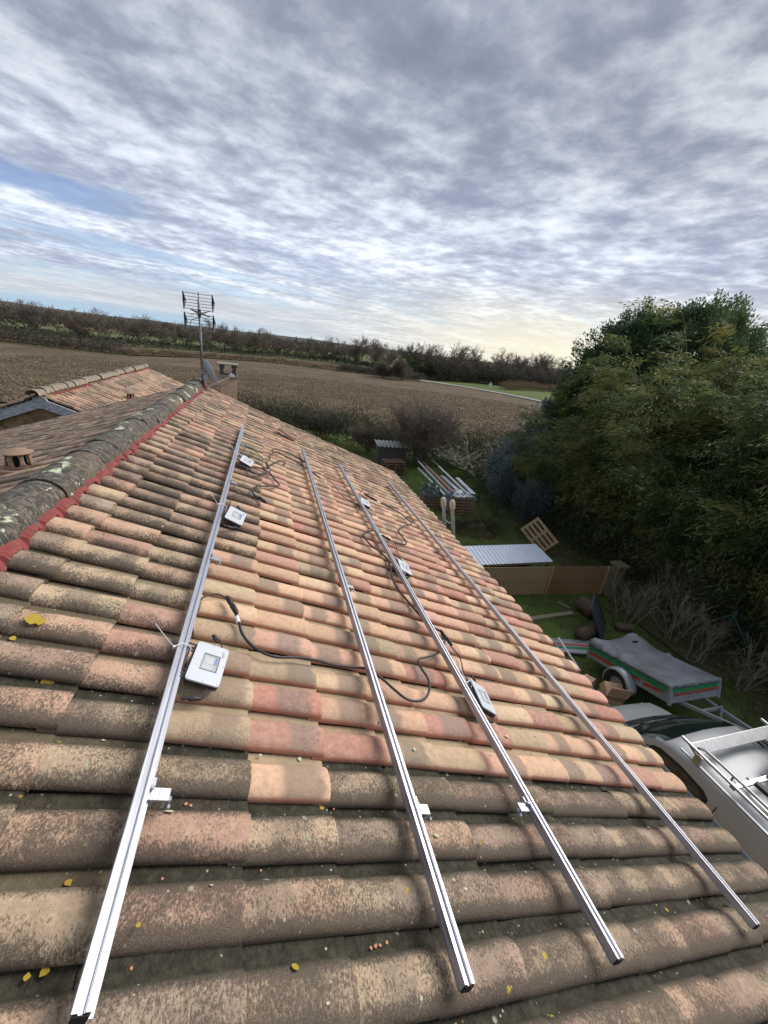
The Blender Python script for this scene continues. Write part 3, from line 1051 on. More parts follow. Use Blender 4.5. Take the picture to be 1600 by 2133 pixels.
cand = []   # (size, frame, matrix_local, colour)
rs = random.Random(42)
for k in range(-6, 42):
    u = .879 + PITCH * k
    off = rs.gauss(0, .002)
    for j in range(-3, 11):
        d = .57 + EXPOS * j
        W, G = weather_main(d, u, rs)
        dj = d + rs.gauss(0, .009)
        M = Matrix.Translation((dj, u + off + rs.gauss(0, .002), sag(d, u) + rs.gauss(0, .0026))) @ Euler((rs.gauss(0, .018), rs.gauss(0, .006), rs.gauss(0, .012))).to_matrix().to_4x4()
        wp = RM @ Vector((d - .18, u + .1, 0))
        pp = proj_px(wp)
        inside = pp is not None and -150 < pp[0] < 1750 and -100 < pp[1] < 2350
        size = (1 / pp[2] ** 2) * max(.15, (Vector((0, 0, CAM_H)) - wp).normalized().dot(N_)) if inside else 0
        cand.append((size, 0, M, (W, G, rs.random()), j == 10 or False))
NL = Vector((-sL, 0, cL))
for k in range(0, 49):
    u = -10.25 + PITCH * k
    for j in range(0, 17):
        d = .45 + EXPOS * j
        W = rs.uniform(.55, .85)
        G = rs.choice([rs.uniform(0, .3), rs.uniform(.5, .75), rs.uniform(.9, 1)])
        M = Matrix.Translation((d + rs.gauss(0, .008), u, rs.gauss(0, .003) + .010 * math.sin(u * 1.1))) @ Euler((rs.gauss(0, .015), rs.gauss(0, .006), rs.gauss(0, .01))).to_matrix().to_4x4()
        wp = LM @ Vector((d - .18, u + .1, 0))
        pp = proj_px(wp)
        inside = pp is not None and -60 < pp[0] < 1700 and pp[1] < 1150
        size = (1 / pp[2] ** 2) * max(.02, (Vector((0, 0, CAM_H)) - wp).normalized().dot(NL)) * .6 if inside else 0
        cand.append((size, 1, M, (W, G, rs.random()), False))

frames = []
for nm, MM, u0, u1, d0, d1 in (('roof_slope', RM, -.45, 10.03, -.9, 4.22), ('left_roof_slope', LM, -10.2, .3, -.05, 6.4)):
    bb = MB().box((d0 + d1) / 2, (u0 + u1) / 2, -.125, d1 - d0, u1 - u0, .05)
    o = bb.build(nm, pm('roof_decking', (.10, .075, .05), .95), house)
    o.matrix_world = MM
    frames.append(o)

cand.sort(key=lambda c: -c[0])
chosen, rest = cand[:297], cand[297:]
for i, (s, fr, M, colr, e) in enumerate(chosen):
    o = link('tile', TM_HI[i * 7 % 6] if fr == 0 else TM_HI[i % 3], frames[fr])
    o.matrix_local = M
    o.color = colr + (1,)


def joined_tiles(name, items, parent, prof, st):
    rs = random.Random(9)
    V0, F0, UV0 = tile_arrays(prof, st, rs, 0)
    V0 = np.array(V0)
    F0 = np.array(F0)
    UV0 = np.array(UV0)
    Vs, Fs, C, U = [], [], [], []
    for q, it in enumerate(items):
        Mn = np.array(it[2])
        Vs.append(V0 @ Mn[:3, :3].T + Mn[:3, 3])
        Fs.append(F0 + q * len(V0))
        C.append(np.tile(np.array(it[3] + (1,)), (len(V0), 1)))
        U.append(UV0)
    V, F, C, U = map(np.concatenate, (Vs, Fs, C, U))
    me = np_mesh(name, V, F, T_JOIN, smooth=True)
    a = me.attributes.new('tcol', 'FLOAT_COLOR', 'POINT')
    a.data.foreach_set('color', C.astype(np.float32).ravel())
    ul = me.uv_layers.new(name='UVMap')
    ul.data.foreach_set('uv', U[F.ravel()].astype(np.float32).ravel())
    me.set_sharp_from_angle(angle=R(50))
    o = link(name, me, parent)
    o['kind'] = 'stuff'
    return o


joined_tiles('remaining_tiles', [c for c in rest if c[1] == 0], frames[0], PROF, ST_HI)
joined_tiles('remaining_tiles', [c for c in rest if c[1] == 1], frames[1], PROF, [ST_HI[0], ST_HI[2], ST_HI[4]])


# eave: fascia and gutter
MB().box(3.28, 4.9, 3.30, .03, 10.3, .16).build('fascia', M_WOODGREY, house)
gt = MB()
rows = []
for yy in (-.4, 10.1):
    rows.append([(3.345 + .060 * math.cos(t), yy, 3.355 - .060 * math.sin(t)) for t in [math.pi * q / 8 for q in range(9)]])
gt.grid(rows)
go = gt.build('gutter', M_GUTTER, house, smooth=True)
sm = go.modifiers.new('thick', 'SOLIDIFY')
sm.thickness = .004
# verge boards at the far gable
MB().beam(RM @ Vector((-.75, 10.02, -.13)), RM @ Vector((4.2, 10.02, -.13)), .03, .16, N_).build('verge_board', M_WOODGREY, house)
MB().beam(LM @ Vector((0, -10.26, -.10)), LM @ Vector((6.4, -10.26, -.10)), .05, .22, NL).build('verge_flashing', M_FLASH, house)


# ridge caps, each overlapping the next towards the camera
def cap_mesh(seed, L=.46, r0=.152, r1=.1565):
    rs = random.Random(seed)
    rows = []
    sts = [(0, r0), (.5 * L, (r0 + r1) / 2), (L - .012, r1), (L, r1 - .005)]
    for (y, r) in sts:
        row = []
        for q in range(13):
            t = math.pi * (-.02 + 1.04 * q / 12)
            rr_ = r + rs.gauss(0, .0022)
            row.append((rr_ * math.cos(t) * 1.0, -y, rr_ * math.sin(t) * .86))
        rows.append(row)
    inner = [(x * .95, y, z * .95) for x, y, z in rows[-1]]
    rows.append(inner)
    b = MB().grid(rows)
    me = b.mesh('ridge_cap_mesh', M_RIDGE, True)
    me.set_sharp_from_angle(angle=R(45))
    return me


CAPS = [cap_mesh(s) for s in range(5)]
ridge = link('ridge', MB().box(0, 4.9, 0, .12, 10.3, .06).mesh('ridge_mortar', M_CONC), house)
ridge.location = (RIDX + .005, 0, RIDZ - .06)
rs = random.Random(17)
for k in range(29):
    y = 10.12 - k * .37
    if y < -.4: break
    o = link('ridge_tile', CAPS[k % 5], ridge)
    o.location = (rs.gauss(0, .004), y + rs.gauss(0, .01), .050 + rs.gauss(0, .003))
    o.rotation_euler = (R(-.7) + rs.gauss(0, .006), rs.gauss(0, .02), rs.gauss(0, .012))


# red ventilated strip draped over the first tiles
def red_strip():
    b = MB()
    py = np.array([p[0] for p in PROF_LO[1:]] + [.219 - .004])
    pz = np.array([p[1] for p in PROF_LO[1:]] + [-.046])
    rows = [[], [], [], []]
    y = -.4
    rs = random.Random(4)
    ph = 0
    while y < 10.08:
        f = (y - .879) % PITCH
        env = float(np.interp(f, np.concatenate([[-.004], py[1:-1], [.215]]), np.concatenate([[-.046], pz[1:-1], [-.046]])))
        env = max(env, -.047)
        pl = .0032 * (1 if ph % 2 else -1)
        low = -.738 + .012 * math.sin(y * 9) + rs.gauss(0, .003) - (.012 if env > -.02 else 0)
        rows[0].append((-.87, y, .030 + pl * .3))
        rows[1].append((-.81, y, .016 + (env + .03) * .15 + pl))
        rows[2].append((-.76, y, env * .6 + .014 + pl))
        rows[3].append((low, y, env + .006 + pl))
        y += .0135
        ph += 1
    b.grid(rows)
    o = b.build('ridge_seal_strip', M_RED, house)
    o.matrix_world = RM
    return o


red_strip()


# clay roof vents
def clay_vent(label, M, s=1.0, group=None):
    t = thing('roof_vent', label, 'roof vent', M=M @ Matrix.Scale(s, 4))
    MB().box(0, 0, -.02, .36, .34, .07).build('base_plate', M_CLAY, t, bevel=.015)
    b = MB()
    n = 10
    rows = []
    for z, r in ((.01, .135), (.05, .13), (.05, .128)):
        rows.append([(r * math.cos(6.283 * q / 40), r * math.sin(6.283 * q / 40), z) for q in range(41)])
    b.grid(rows)
    # pillars with arched openings between them
    for k in range(7):
        a0 = 6.283 * k / 7
        rows = []
        for z, r, hw in ((.05, .128, .30), (.08, .122, .19), (.12, .116, .16), (.155, .112, .20), (.172, .111, .31), (.185, .111, .45)):
            rows.append([(r * math.cos(a0 + t), r * math.sin(a0 + t), z) for t in np.linspace(-hw, hw, 5)])
        b.grid(rows)
    o = b.build('body', M_CLAY, t, smooth=True, sharp=40)
    so = o.modifiers.new('thick', 'SOLIDIFY')
    so.thickness = .022
    rows = []
    for z, r in ((.182, .11), (.180, .138), (.190, .146), (.208, .11), (.228, .045), (.232, .0)):
        rows.append([(r * math.cos(6.283 * q / 24), r * math.sin(6.283 * q / 24), z) for q in range(25)])
    MB().grid(rows).build('cap', M_CLAY, t, smooth=True, sharp=35)
    rows = []
    for z, r in ((.0, .07), (.18, .07)):
        rows.append([(r * math.cos(6.283 * q / 12), r * math.sin(6.283 * q / 12), z) for q in range(13)])
    MB().grid(rows).build('inner_pipe', M_DARKIN, t)
    return t


def upright(p, rz=0.0):
    return Matrix.Translation(p) @ Matrix.Rotation(rz, 4, 'Z')


clay_vent('squat terracotta roof vent with arched openings on the dark left slope', upright((-2.30, 4.46, 5.05)), .86)

# ------------------------------------------------------------------ second roof on the left
ann = thing('annex', 'lower wing with its own tiled gable roof behind the dark left slope', 'building', (0, 0, 0))
AX, AZ = -4.98, 4.72
Y0, Y1 = 11.0, 19.9
aR = R(22)
cR, sR = math.cos(aR), math.sin(aR)
AM = Matrix(((cR, 0, sR, AX), (0, 1, 0, 0), (-sR, 0, cR, AZ), (0, 0, 0, 1)))
AM2 = Matrix(((-cR, 0, -sR, AX), (0, -1, 0, 0), (-sR, 0, cR, AZ), (0, 0, 0, 1)))
b = MB()
b.prism([(AX - 4.4, 0), (AX + 4.0, 0), (AX + 4.0, AZ - 4.0 * sR / cR - .18), (AX, AZ - .18), (AX - 4.4, AZ - 4.4 * sR / cR - .18)], -(Y1 - .2), -(Y0 + .12), Matrix(((1, 0, 0, 0), (0, 0, -1, 0), (0, 1, 0, 0), (0, 0, 0, 1))))
b.build('wall', M_RENDER, ann)
acand = []
afr = []
for nm, MM, ys, nd in (('roof_slope', AM, 1, 11), ('left_roof_slope', AM2, -1, 12)):
    lo, hi = (Y0, Y1) if ys > 0 else (-Y1, -Y0)
    o = MB().box(nd * EXPOS / 2, (lo + hi) / 2, -.120, nd * EXPOS, hi - lo, .05).build(nm, pm('roof_decking', (.1, .075, .05), .95), ann)
    o.matrix_world = MM
    afr.append(o)
rs = random.Random(77)
for fi, lo in ((0, Y0), (1, -Y1)):
    for k in range(41):
        u = lo + .01 + PITCH * k
        for j in range(0, 11):
            d = .30 + EXPOS * j
            W = min(.65, abs(rs.gauss(.38, .14))) if fi == 0 else rs.uniform(.5, .8)
            G = rs.choice([rs.uniform(0, .3), rs.uniform(.5, .72), rs.uniform(.9, 1)])
            M = Matrix.Translation((d + rs.gauss(0, .008), u, rs.gauss(0, .003) + .012 * math.sin(u * .9))) @ Euler((rs.gauss(0, .012), 0, rs.gauss(0, .012))).to_matrix().to_4x4()
            wp = (AM if fi == 0 else AM2) @ Vector((d, u, 0))
            pp = proj_px(wp)
            acand.append((1 / pp[2] ** 2 * (1 if fi == 0 else .1) if pp and pp[0] > -20 and d < 3.0 else 0, fi, M, (W, G, rs.random()), False))
acand.sort(key=lambda c: -c[0])
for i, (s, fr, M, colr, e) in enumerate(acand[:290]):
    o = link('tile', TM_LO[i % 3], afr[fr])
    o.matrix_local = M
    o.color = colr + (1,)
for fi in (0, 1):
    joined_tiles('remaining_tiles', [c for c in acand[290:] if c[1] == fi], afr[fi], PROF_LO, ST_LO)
M_RIDGE2 = pm('pale_ridge_tile', (.38, .27, .20), .9, col2=(.16, .15, .11), scale=9, amt=.9, bump=.005)
cm = cap_mesh(30, r0=.125, r1=.138)
cm2 = cm.copy()
cm2.materials[0] = M_RIDGE2
ar = link('ridge', MB().box(0, (Y0 + Y1) / 2, 0, .1, Y1 - Y0 - .1, .05).mesh('ridge_mortar', M_CONC), ann)
ar.location = (AX, 0, AZ - .05)
for k in range(24):
    o = link('ridge_tile', cm2, ar)
    o.location = (rs.gauss(0, .008), Y1 - k * .38 - .02, .05 + rs.gauss(0, .008))
    o.rotation_euler = (R(-1.8), 0, rs.gauss(0, .02))
MB().beam(AM @ Vector((.125, 11.3, -.02)), AM @ Vector((.125, Y1, -.02)), .05, .015, (sR, 0, cR)).build('ridge_seal_strip', M_RED, ann)
for sgn, MM, L in ((1, AM, 1.05), (-1, AM2, 4.6)):
    yy = Y0 - .03 if sgn > 0 else -(Y0 - .03)
    MB().beam(MM @ Vector((.0, yy, -.19)), MM @ Vector((L, yy, -.19)), .035, .20, (sR * sgn, 0, cR)).build('bargeboard', M_WOODGREY, ann)
MB().prism([(AX - .22, AZ - .30), (AX, AZ - .34), (AX + .22, AZ - .30), (AX + .12, AZ - .10), (AX, AZ - .05), (AX - .12, AZ - .10)], -(Y0 - .01), -(Y0 - .05), Matrix(((1, 0, 0, 0), (0, 0, -1, 0), (0, 1, 0, 0), (0, 0, 0, 1)))).build('apex_board', M_WOODGREY, ann)
MB().tube([(AX + 1.02, Y0 - .1, AZ - .5), (AX + 1.28, Y0 + .2, AZ - .48)], [.07, .05], 8).build('flashing_end', M_STEEL, ann)
clay_vent('small square terracotta vent on the paler wing roof behind the ridge', upright(AM @ Vector((1.12, 13.78, .0))), .85)

# ------------------------------------------------------------------ chimney
ch = thing('chimney', 'narrow rendered chimney stack with open concrete cowl beyond the gable', 'chimney', (-1.05, 12.3, 0), R(6))
MB().box(0, 0, 2.65, .40, .40, 5.3).build('stack', M_CHIM, ch, bevel=.008)
MB().box(0, 0, 5.345, .50, .50, .08).build('collar', M_CONC, ch, bevel=.01)
M_COWL = pm('sooty_concrete', (.12, .10, .085), .95, col2=(.05, .045, .04), scale=14)
for sx in (-1, 1):
    for sy in (-1, 1):
        b = MB()
        b.prism([(-.07, 0), (.05, 0), (.03, .10), (.06, .25), (-.09, .25), (-.05, .12)] if sx > 0 else [(-.05, 0), (.07, 0), (.05, .12), (.09, .25), (-.06, .25), (-.03, .10)], -.05, .05, Matrix.Translation((sx * .17, sy * .17, 5.387)) @ Matrix.Rotation(R(90), 4, 'X'))
        b.build('cowl_leg', M_COWL, ch)
MB().box(0, 0, 5.66, .55, .55, .04).build('cowl_slab', M_CONC, ch, bevel=.01)
MB().box(0, 0, 5.392, .26, .26, .012).build('flue_opening', M_DARKIN, ch)

# ------------------------------------------------------------------ TV antenna
an = thing('tv_antenna', 'tv antenna with two slatted grid reflectors on a tall mast at the ridge end', 'antenna', (-1.34, 9.72, 5.41))
MB().tube([(0, 0, -.2), (0, 0, 1.62)], .022, 8).build('mast', M_ANT, an, smooth=True)
MB().box(0, 0, .22, .09, .10, .10).build('mast_clamp', M_ANT, an)
for zc in (1.56, 1.19):
    b = MB()
    for q in range(6):
        z = zc - .14 + q * .056
        dy = .10 * abs(q - 2.5) / 2.5
        b.tube([(-.27, .02 - dy, z), (.27, .02 - dy, z)], .0055, 4)
    b.build('reflector_grid', M_ANT, an)
    for sx in (-1, 1):
        bb = MB()
        pts = [(sx * .27, .035 - .11 * abs(q - 4) / 4, zc - .16 + q * .04) for q in range(9)]
        bb.tube(pts, [.010 + .026 * (1 - abs(q - 4) / 4) for q in range(9)], 5)
        bb.build('end_bracket', pm('antenna_plastic', (.05, .045, .055), .5), an)
MB().tube([(0, .02, 1.02), (0, .02, 1.74)], .011, 5).build('reflector_spine', M_ANT, an)
MB().tube([(0, 0, 1.35), (.10, -.45, 1.36)], .013, 5).build('boom', M_ANT, an)
for q in range(4):
    f = .2 + .22 * q
    b = MB()
    for s in (-1, 1):
        b.tube([(.1 * f, -.45 * f, 1.355), (.1 * f + s * .17, -.45 * f - .02, 1.355 + .05), (.1 * f + s * .06, -.45 * f, 1.355 + .0)], .006, 4)
        b.tube([(.1 * f, -.45 * f, 1.355), (.1 * f + s * .17, -.45 * f - .02, 1.355 - .05)], .006, 4)
    b.build('dipole', M_ANT, an)
MB().box(.0, .0, 1.36, .06, .08, .14).build('junction_box', pm('antenna_plastic', (.05, .045, .055), .5), an)
b = MB()
b.tube(spline([(.04, -.02, 1.28), (-.16, -.02, 1.2), (-.17, .0, 1.0), (-.03, -.02, .85), (-.028, -.03, .3), (-.02, -.03, -.1)]), .006, 5)
b.build('aerial_lead', M_RUBBER, an)

ds = thing('satellite_dish', 'grey satellite dish seen edge-on clamped low on the antenna mast', 'satellite dish', (-1.27, 9.70, 5.60), R(8))
rows = []
for q in range(7):
    r = .27 * q / 6
    rows.append([(.075 * (q / 6) ** 2 * -1 + .10 + 0 * r, r * math.cos(6.283 * k / 28) * .92, r * math.sin(6.283 * k / 28)) for k in range(29)])
b = MB().grid(rows)
b.xform(Matrix.Rotation(R(-22), 4, 'Y') @ Matrix.Rotation(R(16), 4, 'Z') @ Matrix.Scale(-1, 4, (1, 0, 0)) @ Matrix.Translation((-.12, 0, 0)))
o = b.build('dish', M_DISH, ds, smooth=True)
so = o.modifiers.new('thick', 'SOLIDIFY')
so.thickness = .006
MB().tube([(.03, 0, -.26), (.50, -.06, -.02)], .011, 6).build('feed_arm', M_WHITE, ds)
MB().tube([(.47, -.06, -.01), (.53, -.05, .03)], [.028, .034], 8).tube([(.50, -.10, -.02), (.56, -.11, .01)], [.022, .03], 8).build('receiver_head', M_WHITE, ds)
MB().tube(spline([(.52, -.06, -.02), (.46, -.06, -.14), (.3, -.04, -.24), (.1, 0, -.26)]), .005, 5).build('lead', M_RUBBER, ds)
MB().box(-.02, 0, -.08, .10, .06, .10).build('mount_bracket', M_STEEL, ds)

# ------------------------------------------------------------------ rails
def rail(label, d0, u0, d1, u1, hooks):
    a = math.atan2(-(d1 - d0), u1 - u0)
    L = math.hypot(d1 - d0, u1 - u0)
    M = RM @ Matrix.Translation((d0, u0, .036)) @ Matrix.Rotation(a, 4, 'Z')
    t = thing('mounting_rail', label, 'rail', M=M, group='aluminium mounting rails laid along the roof')
    h, w = .044, .042
    # cross-section with a slot on top and a ledge on the right
    P = [(-w / 2, 0), (w / 2, 0), (w / 2, .006), (w / 2 + .010, .006), (w / 2 + .010, .011), (w / 2, .011), (w / 2, h), (.008, h), (.008, h - .003), (.0055, h - .003), (.0055, h - .010), (-.0055, h - .010), (-.0055, h - .003), (-.008, h - .003), (-.008, h), (-w / 2, h), (-w / 2, h * .62), (-w / 2 + .003, h * .60), (-w / 2 + .003, h * .40), (-w / 2, h * .38)]
    b = MB()
    b.prism(P, -L, 0, Matrix.Rotation(R(90), 4, 'X'))
    # split caps off: the prism has its ends already
    b.build('rail_profile', M_ALU, t)
    MB().box(0, -.0035, h * .5, w - .006, .003, h - .008).build('end_cap', M_DARKIN, t)
    for (s, side) in hooks:
        hk = link('roof_hook', MB().box(side * .055, s, .020, .075, .042, .008).mesh('hook_plate', M_ALU), t)
        b = MB()
        b.box(side * .080, s - .006, .002, .012, .030, .036)
        b.box(side * .040, s - .006, -.002, .010, .020, .040)
        b.build('hook_leg', M_STEEL, hk)
        b = MB()
        b.tube([(side * .094, s - .006, .006), (side * .102, s - .006, .006)], .010, 8)
        b.tube([(side * .094, s - .030, .004), (side * .102, s - .030, .004)], .009, 8)
        b.tube([(side * .028, s + .012, .03), (side * .028, s + .012, .042)], .007, 6)
        b.build('bolt', M_STEEL, hk)
        b = MB().box(side * .030, s + .035, .018, .014, .03, .03)
        b.build('clamp', M_ALU, hk)
    return t


rail('leftmost aluminium rail, running nearest the mossy ridge', .165, .522, .175, 7.244, [(.506, 1), (2.16, 1), (3.83, 1), (5.5, 1)])
rail('aluminium rail second from the ridge, near end right of bottom centre', 1.295, .455, 1.306, 7.44, [(.56, 1), (2.4, 1), (4.6, 1)])
rail('aluminium rail second from the eave, with two small inverters beside it', 2.105, .448, 2.085, 7.53, [(.6, -1), (3.1, 1)])
rail('rightmost aluminium rail, running nearest the eave', 3.382, .473, 3.367, 7.88, [])


# ------------------------------------------------------------------ micro inverters
def inverter(label, d, u, tilt_x, tilt_y, rz, ac, dc1=True, tie=True, w=.172, l=.262, side=1):
    """d,u: centre of the white cover on the roof plane"""
    M = RM @ Matrix.Translation((d + .014, u, .052)) @ Matrix.Rotation(rz, 4, 'Z') @ Matrix.Rotation(tilt_y, 4, 'Y') @ Matrix.Rotation(tilt_x, 4, 'X')
    t = thing('microinverter', label, 'inverter', M=M @ Matrix.Scale(.95, 4), group='white solar microinverters on the roof')
    hb = MB()
    hb.box(0, 0, -.008, w - .008, l - .008, .020)
    for k in range(17):
        hb.box(-w / 2 + .014 + k * (w - .028) / 16, 0, -.026, .0035, l - .012, .018)
    hb.build('finned_housing', M_BLACK, t)
    # white cover with rounded corners
    c = .016
    poly = []
    for (sx, sy, a0) in ((1, 1, 0), (-1, 1, 90), (-1, -1, 180), (1, -1, 270)):
        for q in range(4):
            a = R(a0 + q * 30)
            poly.append((sx * (w / 2 - c) + c * math.cos(a), sy * (l / 2 - c) + c * math.sin(a)))
    MB().prism(poly, .004, .014).build('cover_plate', M_WHITE, t, bevel=.0015)
    st = link('rating_label', MB().box(.008, .005, .0146, .088, .112, .0008).mesh('rating_label', M_STDARK), t)
    MB().box(.006, .002, .0152, .080, .100, .0006).build('label_field', M_STICKER, st)
    MB().box(.000, .016, .0157, .046, .046, .0005).box(.000, -.028, .0157, .052, .030, .0005).build('label_text_block', M_STLIGHT, st)
    MB().box(.036, .020, .0157, .014, .052, .0005).build('blue_label_stripe', M_STBLUE, st)
    MB().box(.062, .075, .0145, .012, .030, .0006).box(.058, .098, .0145, .010, .010, .0006).build('grey_mark', M_STICKER, t)
    sb = MB()
    for (sx, sy) in ((-.85, .9), (0, .92), (.85, .9), (-.85, -.9), (0, -.92), (.85, -.9), (-.9, 0), (.9, 0)):
        sb.tube([(sx * w / 2, sy * l / 2, .0135), (sx * w / 2, sy * l / 2, .0152)], .0032, 6)
    sb.build('cover_screw', M_STEEL, t)
    # slotted black bracket towards the rail
    bx = MB()
    s = -side
    for yy in (.088, -.088):
        bx.box(s * (w / 2 + .018), yy, -.006, .052, .016, .006)
        bx.box(s * (w / 2 + .018), yy + .026, -.006, .052, .008, .006)
        bx.box(s * (w / 2 + .012), yy - .022, -.006, .040, .008, .006)
        bx.box(s * (w / 2 + .040), yy + .006, -.006, .008, .048, .010)
    bx.box(s * (w / 2 + .028), 0, -.008, .010, .17, .010)
    bx.box(s * (w / 2 + .004), 0, -.010, .010, .22, .012)
    bx.build('mounting_bracket', M_BLACK, t)
    # short leads with connectors
    def lead(pts, con):
        b = MB().tube(spline(pts, 5), .0042, 6)
        b.build('lead', M_RUBBER, t, smooth=True)
        b = MB()
        for k, (p, q, r) in enumerate(con):
            b.tube([p, tuple(np.array(p) * .9 + np.array(q) * .1), tuple(np.array(p) * .1 + np.array(q) * .9), q], [r * .6, r, r, r * .7], 8)
        b.build('connector', M_BLACK, t, smooth=True, sharp=40)
    if dc1:
        lead([(.045, l / 2 - .02, -.008), (.042, l / 2 + .035, -.008), (.020, l / 2 + .062, -.004)], [((.020, l / 2 + .062, -.004), (-.030, l / 2 + .082, .004), .010), ((.018, l / 2 + .050, -.006), (-.020, l / 2 + .064, .000), .007)])
        b = MB().tube([(0.0, l / 2 - .01, -.006), (0.0, l / 2 + .022, -.008)], .006, 6)
        b.build('gland', M_BLACK, t)
    lead([(.060, -l / 2 + .02, -.010), (.056, -l / 2 - .022, -.014), (.028, -l / 2 - .058, -.020)], [((.028, -l / 2 - .058, -.020), (-.030, -l / 2 - .078, -.022), .010)])
    lead([(.048, -l / 2 + .02, -.010), (.044, -l / 2 - .02, -.016), (.010, -l / 2 - .052, -.022)], [((.010, -l / 2 - .052, -.022), (-.062, -l / 2 - .082, -.026), .0085)])
    if tie:
        b = MB()
        b.tube(spline([(s * (w / 2 + .022), .045, .0), (s * (w / 2 + .030), .06, .022), (s * (w / 2 + .075), .055, .034), (s * (w / 2 + .105), .03, .020)], 5), .0028, 5)
        b.tube([(s * (w / 2 + .105), .03, .020), (s * (w / 2 + .185), .055, .060), (s * (w / 2 + .235), .085, .075)], .0024, 4)
        b.box(s * (w / 2 + .105), .03, .020, .010, .010, .012)
        b.build('cable_tie', M_NYLON, t)
    return t


inverter('nearest white microinverter, beside the leftmost rail', .292, 1.668, R(3), R(3), R(-6), None)
inverter('white microinverter in the middle beside the leftmost rail', .300, 3.515, R(4), R(6), R(-6), None)
inverter('farthest white microinverter beside the leftmost rail', .318, 5.33, R(3), R(8), R(-6), None)
inverter('farthest white microinverter, on the rail second from the eave', 2.195, 5.62, R(3), R(5), R(-6), None, tie=False, side=1)
inverter('white microinverter midway along the rail second from the eave', 2.215, 3.66, R(2), R(9), R(-6), None, tie=False)
inverter('nearest tilted microinverter beside the rail second from the eave', 2.232, 1.82, R(2), R(14), R(-6), None)


# ------------------------------------------------------------------ cables on the roof
def cable(label, pts, r, z=.012, cons=(), lab=None, mat=None, group='black cables lying on the tiles', amp=.006):
    rs = random.Random(len(pts) * 7)
    P = [RM @ Vector((p[0], p[1], (p[2] if len(p) > 2 else z) + r)) for p in pts]
    t = thing('solar_cable', label, 'cable', (0, 0, 0), group=group)
    b = MB().tube(spline(P, 7), r, 8)
    b.build('cable_sheath', mat or M_RUBBER, t, smooth=True)
    for (a, c, rad) in cons:
        A = RM @ Vector((a[0], a[1], z + rad + .004))
        C = RM @ Vector((c[0], c[1], z + rad + .004))
        D = C - A
        b = MB()
        b.tube([A, A + D * .08, A + D * .40, A + D * .44, A + D * .50, A + D * .54, A + D * .9, C], [rad * .55, rad * .95, rad, rad * .8, rad * .8, rad * 1.08, rad, rad * .6], 10)
        b.build('plug', M_BLACK, t, smooth=True, sharp=40)
    if lab:
        A = RM @ Vector((lab[0][0], lab[0][1], z + r))
        C = RM @ Vector((lab[1][0], lab[1][1], z + r))
        MB().tube([A, C], r * 1.55, 8).build('white_tag', M_NYLON, t)
    return t


leadA = [(0.214, 1.86, .03), (0.191, 1.994), (0.18, 2.099), (0.198, 2.216), (0.251, 2.3), (0.311, 2.326), (0.351, 2.301)]
trunkA = [(0.423, 2.167), (0.449, 2.083), (0.479, 1.983), (0.553, 1.895), (0.669, 1.856), (0.82, 1.888), (0.948, 1.896), (1.079, 1.888), (1.295, 1.911), (1.392, 1.862), (1.475, 1.775), (1.562, 1.707), (1.686, 1.729), (1.781, 1.827), (1.821, 1.943), (1.799, 2.064), (1.824, 2.135), (1.929, 2.188), (2.062, 2.266), (2.17, 2.365), (2.242, 2.476), (2.25, 2.56)]
cable('thin lead looping up from the nearest inverter to its black plug', leadA, .0050, cons=[((0.351, 2.301), (0.428, 2.155), .0165)])
cable('thick trunk cable snaking under two rails across the middle tiles', trunkA, .0085, lab=((.432, 2.135), (.447, 2.085)))
cable('thin lead from the black plug down to the nearest right-hand inverter', [(2.281, 2.426), (2.313, 2.289), (2.256, 2.113), (2.245, 1.97)], .0050, cons=[((2.248, 2.6), (2.285, 2.41), .0155)])
cable('trunk cable bending beside the rail second from the eave', [(2.163, 4.625), (1.973, 4.473), (1.863, 4.257), (1.922, 4.018), (2.0, 3.95), (2.063, 3.758), (1.978, 3.268), (2.044, 2.939), (2.144, 2.672), (2.248, 2.6)], .0100)
cable('curling trunk cable between the two rails nearest the eave', [(2.579, 6.081), (2.946, 5.998), (3.072, 5.794), (3.113, 5.592), (2.838, 5.29), (2.627, 4.947), (2.634, 4.689), (2.595, 4.518), (2.454, 4.453), (2.279, 4.434)], .0100, cons=[((2.347, 6.221), (2.579, 6.081), .016), ((2.19, 4.50), (2.31, 4.43), .015)], lab=((2.57, 6.085), (2.64, 6.07)))
cable('small looped lead above the farthest right-hand inverter', [(2.242, 5.85), (2.322, 6.313), (2.487, 6.583), (2.535, 6.458), (2.36, 6.237)], .0050)
cable('short lead above the midway inverter on the right', [(2.294, 4.458), (2.38, 4.419), (2.344, 4.184), (2.262, 3.93)], .0050)
cable('long thin lead curving between the two middle rails', [(1.44, 6.40), (1.532, 6.379), (1.719, 6.147), (1.811, 5.682), (1.979, 5.479), (2.177, 5.427), (2.236, 5.202), (2.118, 4.854), (2.11, 4.572)], .0050)
cable('thin lead arching from the farthest left inverter', [(0.278, 5.6, .03), (0.274, 5.95), (0.316, 6.185), (0.39, 6.188), (0.505, 6.031), (0.58, 5.828), (0.61, 5.673)], .0050, cons=[((0.602, 5.735), (0.645, 5.466), .016)], lab=((.645, 5.47), (.65, 5.40)))
cable('short hooked cable end right of the farthest left inverter', [(0.645, 5.60), (0.767, 6.011), (0.89, 6.234), (0.92, 6.167), (0.898, 6.035)], .0100)
cable('looped trunk cable between the two farther left inverters', [(0.66, 5.40), (0.631, 5.34), (0.55, 5.39), (0.44, 5.312), (0.393, 5.187), (0.41, 5.066), (0.491, 5.066), (0.585, 5.201), (0.645, 5.349), (0.717, 5.155), (0.785, 4.964), (0.649, 4.782), (0.53, 4.653), (0.465, 4.517), (0.453, 4.378), (0.494, 4.283), (0.544, 4.244)], .0100, cons=[((0.530, 4.262), (0.615, 4.165), .0165)])
